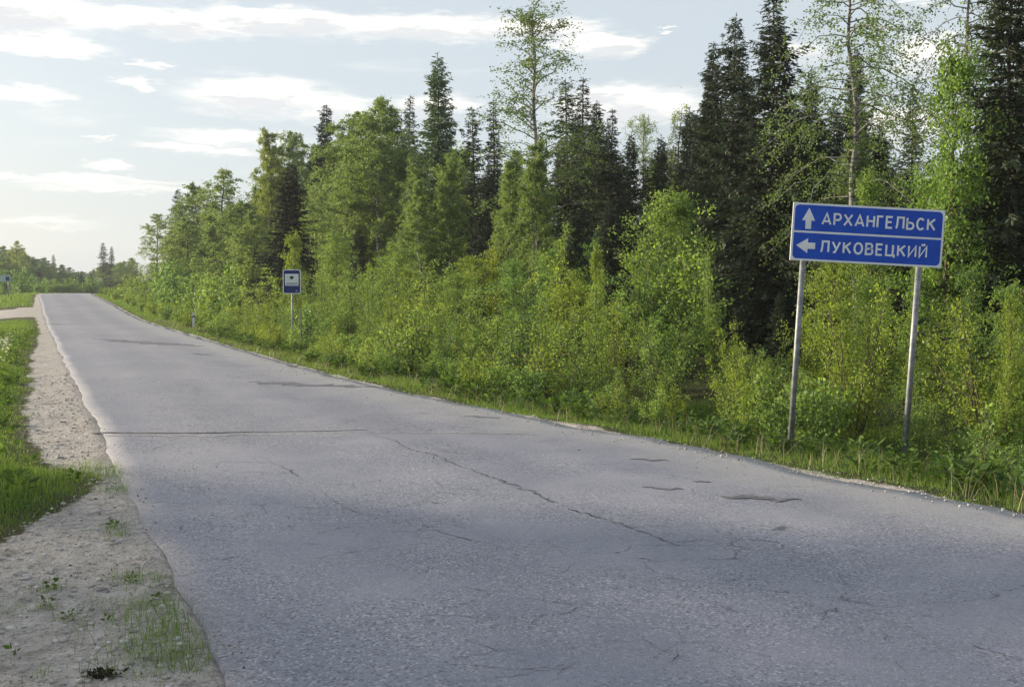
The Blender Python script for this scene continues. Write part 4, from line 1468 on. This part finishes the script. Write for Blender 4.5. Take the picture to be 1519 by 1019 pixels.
def blades(name, S_, T_, H, W, mat, seed, label, cat, lean=.45):
    rng = np.random.RandomState(seed)
    n = len(S_)
    X, Y = S_ * UX + T_ * VX, S_ * UY + T_ * VY
    Z = ground_z(S_, T_) - .01
    a = rng.rand(n) * 6.283
    d = np.stack([np.cos(a), np.sin(a), 0 * a], -1)
    b = a + rng.normal(1.57, .6, n)
    w = np.stack([np.cos(b), np.sin(b), 0 * b], -1) * (W / 2)[:, None]
    P = np.stack([X, Y, Z], -1)
    ln = (np.abs(rng.normal(0, lean, n)) * H)[:, None]
    m = P + d * ln * .35 + np.stack([0 * H, 0 * H, H * .58], -1)
    tp = P + d * ln + np.stack([0 * H, 0 * H, H], -1)
    V = np.stack([P - w, P + w, m + w * .75, m - w * .75, tp], 1).reshape(-1, 3)
    o = (np.arange(n) * 5)[:, None]
    Fc = np.concatenate([o + [[0, 1, 2]], o + [[0, 2, 3]], o + [[3, 2, 4]]], 1).reshape(-1, 3)
    ob = link(name, np_mesh(name, V, Fc), mat)
    return tag(ob, label, cat, kind='stuff')


def sample(n, s0, s1, t0, t1, rng):
    return rng.uniform(s0, s1, n), rng.uniform(t0, t1, n)


def build_grass():
    rng = np.random.RandomState(8)
    A = []
    # right verge
    for n, s0, s1, d1, hh, ww in ((110000, 2.5, 16, 5.0, 1.0, .006), (60000, 16, 34, 4.0, 1.1, .010), (34000, 34, 70, 3.0, 1.15, .020), (20000, 70, 135, 3.4, 1.2, .04)):
        s = rng.uniform(s0, s1, n)
        d = rng.uniform(.05, d1, n)
        keep = rng.rand(n) < sstep(d + (fbm(s * 1.2, d * 2) - .5) * .75, .10, .45) * (.55 + .45 * (fbm(s * .8, d * .8 + 5) > .42))
        s, d = s[keep], d[keep]
        h = (.035 + .15 * sstep(d, .25, 1.7) * (.5 + fbm(s * .7, d * 1.5))) * rng.uniform(.5, 1.4, len(s)) * hh
        A.append((s, d + t_right(s) + bend(s), h, np.full(len(s), ww) * rng.uniform(.7, 1.3, len(s))))
    s, t, h, w = [np.concatenate(k) for k in zip(*A)]
    blades('verge_grass', s, t, h, w, M['grass'], 1, 'bright green grass strip along the right edge of the road', 'grass')
    A = []
    for n, s0, s1, tl, hh, ww in ((26000, 6.0, 12, -1.9, 1.0, .006), (36000, 12, 26, -2.6, 1.0, .009), (24000, 26, 62, -4.5, 1.0, .02), (15000, 82, 130, -9, 1.3, .05), (9000, 130, 165, -12, 1.5, .09)):
        s = rng.uniform(s0, s1, n)
        t = rng.uniform(tl, .68, n)
        ge = np.where(s > 130, .4, grass_left_edge(s))
        keep = rng.rand(n) < 1 - sstep(t - ge + (fbm(s * 2, t * 2) - .5) * .5, -.18, .12)
        s, t, ge = s[keep], t[keep], ge[keep]
        h = (.03 + .10 * sstep(ge - t, 0, .7) * (.4 + 1.1 * fbm(s * 1.5, t * 3))) * rng.uniform(.5, 1.5, len(s)) * hh
        A.append((s, t + bend(s), h, np.full(len(s), ww) * rng.uniform(.7, 1.3, len(s))))
    s, t, h, w = [np.concatenate(k) for k in zip(*A)]
    blades('left_verge_grass', s, t, h, w, M['grass'], 2, 'green grass patches on the left verge', 'grass')
    # tufts growing through the near gravel
    S_, T_, H_, W_ = [], [], [], []
    tufts = [(205, 850, 26, .09), (190, 845, 14, .07), (222, 885, 30, .10), (232, 905, 46, .13), (258, 925, 40, .10), (215, 935, 30, .12), (275, 955, 34, .08), (250, 975, 18, .08), (190, 950, 16, .10), (180, 975, 12, .10),
             (165, 775, 16, .05), (172, 785, 14, .05), (70, 885, 10, .03), (100, 900, 10, .04), (75, 860, 12, .03), (25, 890, 6, .05), (120, 915, 6, .03), (160, 700, 60, .16), (172, 720, 30, .1),
             (60, 980, 6, .03), (240, 850, 8, .06), (150, 880, 6, .05), (90, 720, 20, .1), (130, 690, 60, .2), (215, 960, 20, .12), (285, 975, 16, .06), (45, 860, 5, .04)]
    for px, py, cnt, sp_ in tufts:
        x, y = on_ground(px, py)
        s, t = road_xy(x, y)
        n = cnt * 5
        S_.append(s + rng.normal(0, sp_, n)); T_.append(t + rng.normal(0, sp_, n))
        H_.append(rng.uniform(.015, .085, n) * (.8 + cnt / 60)); W_.append(rng.uniform(.002, .0042, n))
    n = 1500
    s = rng.uniform(2.5, 11, n); t = rng.uniform(-2.2, .66, n)
    k = fbm(s * 2.2, t * 2.2) > .56
    S_.append(s[k]); T_.append(t[k]); H_.append(rng.uniform(.015, .06, k.sum())); W_.append(rng.uniform(.003, .005, k.sum()))
    blades('gravel_tufts', np.concatenate(S_), np.concatenate(T_), np.concatenate(H_), np.concatenate(W_), M['grass'], 3, 'small grass tufts sprouting through the pale gravel shoulder', 'grass', lean=.8)
    # dry stalks along the shoulder and under the thicket
    n = 7500
    s = 2.5 + 58 * rng.rand(n) ** 1.5
    d = np.abs(rng.normal(1.6, .9, n)) + .2
    s2 = rng.uniform(3, 14, 900); t2 = rng.uniform(-2.2, .66, 900)
    blades('dry_stalks', np.concatenate([s, s2]), np.concatenate([d + t_right(s), t2]), np.concatenate([rng.uniform(.08, .34, n), rng.uniform(.015, .05, 900)]),
           np.concatenate([.004 + s * .00022, np.full(900, .004)]), M['straw'], 4, 'dry straw stalks scattered through the verges', 'dry grass', lean=.9)


build_grass()


def build_weeds():
    rng = np.random.RandomState(9)
    C, Dd, Sz = [], [], []

    def plant(s, t, n, h, size):
        x, y = world(s, t)
        z = gz(s, t)
        f = rng.rand(n)
        a = rng.rand(n) * 6.283
        r = rng.uniform(0, .12, n) * (h / .25)
        C.append(np.stack([x + np.cos(a) * r, y + np.sin(a) * r, z + f * h], -1))
        Dd.append(np.stack([np.cos(a), np.sin(a), rng.uniform(-.1, 1.0, n)], -1))
        Sz.append(size * rng.uniform(.6, 1.3, n))
    for i in range(900):
        s = 3 + 42 * rng.rand() ** 1.5
        d = rng.uniform(.75, 2.6)
        if fbm(s * 1.1, d * 1.1 + 40) < .46:
            continue
        plant(s, float(t_right(s)) + d, int(rng.uniform(22, 46)), rng.uniform(.14, .38), rng.uniform(.05, .10) * (1 + s / 60))
    for i in range(260):
        s = 7.5 + 40 * rng.rand()
        t = float(grass_left_edge(s)) - rng.uniform(.1, 1.4)
        plant(s, t, int(rng.uniform(12, 30)), rng.uniform(.08, .24), rng.uniform(.05, .09))
    for px, py, n in ((75, 858, 14), (70, 884, 10), (170, 770, 16), (195, 850, 16), (230, 880, 20), (100, 902, 10), (20, 950, 6), (160, 905, 8)):
        s, t = road_xy(*on_ground(px, py))
        plant(s, t, n, .05, .035)
    C, Dd, Sz = np.concatenate(C), np.concatenate(Dd), np.concatenate(Sz)
    o = link('verge_weeds', np_mesh('verge_weeds', leaves_geo(C, Dd, Sz, rng, .45), quads_n(len(C))), M['weed'])
    tag(o, 'broad-leaved dark green weeds among the verge grass', 'weeds', kind='stuff')
    # white blossoms on the left verge
    n = 420
    s = rng.normal(33, 3.2, n); t = rng.uniform(-2.6, -.55, n)
    x, y = world(s, t)
    z = ground_z(s, t) + rng.uniform(.12, .34, n)
    P = np.repeat(np.stack([x, y, z], -1), 4, 0)
    a = np.tile(np.arange(4) * 1.571, n) + np.repeat(rng.rand(n) * 6, 4)
    D2 = np.stack([np.cos(a), np.sin(a), np.full(len(a), .35)], -1)
    o = link('white_blossoms', np_mesh('white_blossoms', leaves_geo(P, D2, .035, rng, .8), quads_n(len(P))), M['petal'])
    tag(o, 'small white blossoms among the grass at the left edge', 'flowers', kind='stuff')


build_weeds()


def build_stones():
    rng = np.random.RandomState(10)
    import bmesh
    bm = bmesh.new()
    bmesh.ops.create_icosphere(bm, subdivisions=1, radius=1)
    bv = np.array([v.co[:] for v in bm.verts])
    bf = np.array([[v.index for v in f.verts] for f in bm.faces])
    bm.free()

    def heap(name, s, t, size, zf, label, mat=M['stone'], cat='gravel'):
        n = len(s)
        V = bv[None] * (1 + rng.normal(0, .16, (n, len(bv), 1)))
        V = V * size[:, None, None] * rng.uniform(.6, 1.2, (n, 1, 3)) * np.array([1, 1, .65])
        a = rng.rand(n) * 6.283
        c, sn = np.cos(a)[:, None], np.sin(a)[:, None]
        V = np.stack([V[..., 0] * c - V[..., 1] * sn, V[..., 0] * sn + V[..., 1] * c, V[..., 2]], -1)
        x, y = world(s, t)
        V += np.stack([x, y, zf + size * .2], -1)[:, None, :]
        Fc = (bf[None] + (np.arange(n) * len(bv))[:, None, None]).reshape(-1, 3)
        tag(link(name, np_mesh(name, V.reshape(-1, 3), Fc), mat), label, cat, kind='stuff')
    n = 15000
    s = 3.0 + 20 * rng.rand(n) ** 1.8
    t = rng.uniform(-2.4, .70, n)
    keep = (t > grass_left_edge(s) - .05) & (t > -.12 * s + .0 - 1.3)
    s, t = s[keep], t[keep]
    heap('shoulder_gravel', s, t,   .004 + .021 * rng.rand(len(s)) ** 4, ground_z(s, t), 'loose pale pebbles on the left gravel shoulder')
    n = 3200
    s = 2.5 + 40 * rng.rand(n) ** 1.6
    d = rng.normal(.05, .22, n)
    t = t_right(s) + d
    z = np.maximum(ground_z(s, t), np.where(t < right_edge(s), z_road(s) + .006, -9))
    heap('edge_gravel', s, t, .004 + .014 * rng.rand(n) ** 3, z, 'loose grit along the right edge of the road')
    n = 1300
    s = 3 + 10 * rng.rand(n)
    t = rng.uniform(.75, 1.5, n) ** 1.0
    heap('road_grit', s, t, .003 + .006 * rng.rand(n) ** 3, np.array([road_top(a, b) for a, b in zip(s, t)]), 'fine grit washed over the left edge of the road')


build_stones()


def litter():
    """dead leaves, bark crumbs and twigs strewn on the shoulder and along the asphalt edges"""
    rng = np.random.RandomState(14)
    n = 3600
    s = 3.0 + 22 * rng.rand(n) ** 1.6
    t = rng.uniform(-2.2, .85, n)
    k = (fbm(s * 2.0, t * 2.0 + 60) > .44) & (t > -.12 * s - 1.3)
    s, t = s[k], t[k]
    s2 = 3 + 24 * rng.rand(900)
    t2 = t_right(s2) + rng.normal(-.12, .3, 900)
    s, t = np.concatenate([s, s2]), np.concatenate([t, t2])
    x, y = world(s, t)
    on = (t > T_LEFT) & (t < t_right(s))
    z = np.where(on, z_road(s) + .016, ground_z(s, t)) + .013
    C = np.stack([x, y, z], -1)
    D2 = rng.normal(size=(len(C), 3)) * np.array([1, 1, .22])
    o = link('leaf_litter', np_mesh('leaf_litter', leaves_geo(C, D2, rng.uniform(.008, .034, len(C)), rng, .42, np.array([[0, 0, 1.2]])), quads_n(len(C))), M['litter'])
    tag(o, 'dark dead leaves and twig crumbs scattered on the gravel shoulder', 'leaf litter', kind='stuff')


litter()


def clod():
    x, y = on_ground(152, 985)
    s, t = road_xy(x, y)
    rng = np.random.RandomState(4)
    n = 130
    C = np.stack([rng.normal(0, .035, n), rng.normal(0, .02, n), np.abs(rng.normal(0, .012, n))], -1)
    o = link('turf_clod', np_mesh('turf_clod', leaves_geo(C, rng.normal(size=(n, 3)) + np.array([0, 0, .3]), .03, rng, .5), quads_n(n)), M['clod'])
    o.location = (x, y, gz(s, t))
    tag(o, 'dark clump of dead leaves lying on the gravel at the lower left', 'leaf clump')


clod()


# ------------------------------------------------------------------ evening haze
def haze():
    b = MB().box((-60, 330, 16), (700, 760, 36))
    m = bpy.data.materials.new('haze')
    m.use_nodes = True
    nt = NT(m.node_tree)
    nt.n.clear()
    out = nt.node('ShaderNodeOutputMaterial')
    v = nt.node('ShaderNodeVolumePrincipled')
    v.inputs['Color'].default_value = (.92, .96, 1.0, 1)
    v.inputs['Density'].default_value = HAZE
    v.inputs['Anisotropy'].default_value = .2
    nt.l.new(v.outputs[0], out.inputs['Volume'])
    o = b.build('haze', m)
    tag(o, 'thin pale evening haze over the whole place', 'haze', kind='stuff')


HAZE = 0.00042
haze()


# ------------------------------------------------------------------ labels: small groups are told apart by their place
def tell_apart():
    names = ['first', 'second', 'third', 'fourth', 'fifth', 'sixth', 'seventh', 'eighth', 'ninth', 'tenth', 'eleventh', 'twelfth']
    groups = {}
    for o in col.objects:
        if o.parent is None and o.get('group') and o.get('label') == o.get('group'):
            groups.setdefault(o['group'], []).append(o)
    for g, lst in groups.items():
        if len(lst) == 1:
            del lst[0]['group']
            continue
        if len(lst) > len(names):
            continue
        lst.sort(key=lambda o: o.location.x / max(o.location.y, 1))
        for i, o in enumerate(lst):
            o['label'] = g + (', rightmost' if i == len(lst) - 1 else ', leftmost' if i == 0 else f', {names[i]} from left')


tell_apart()
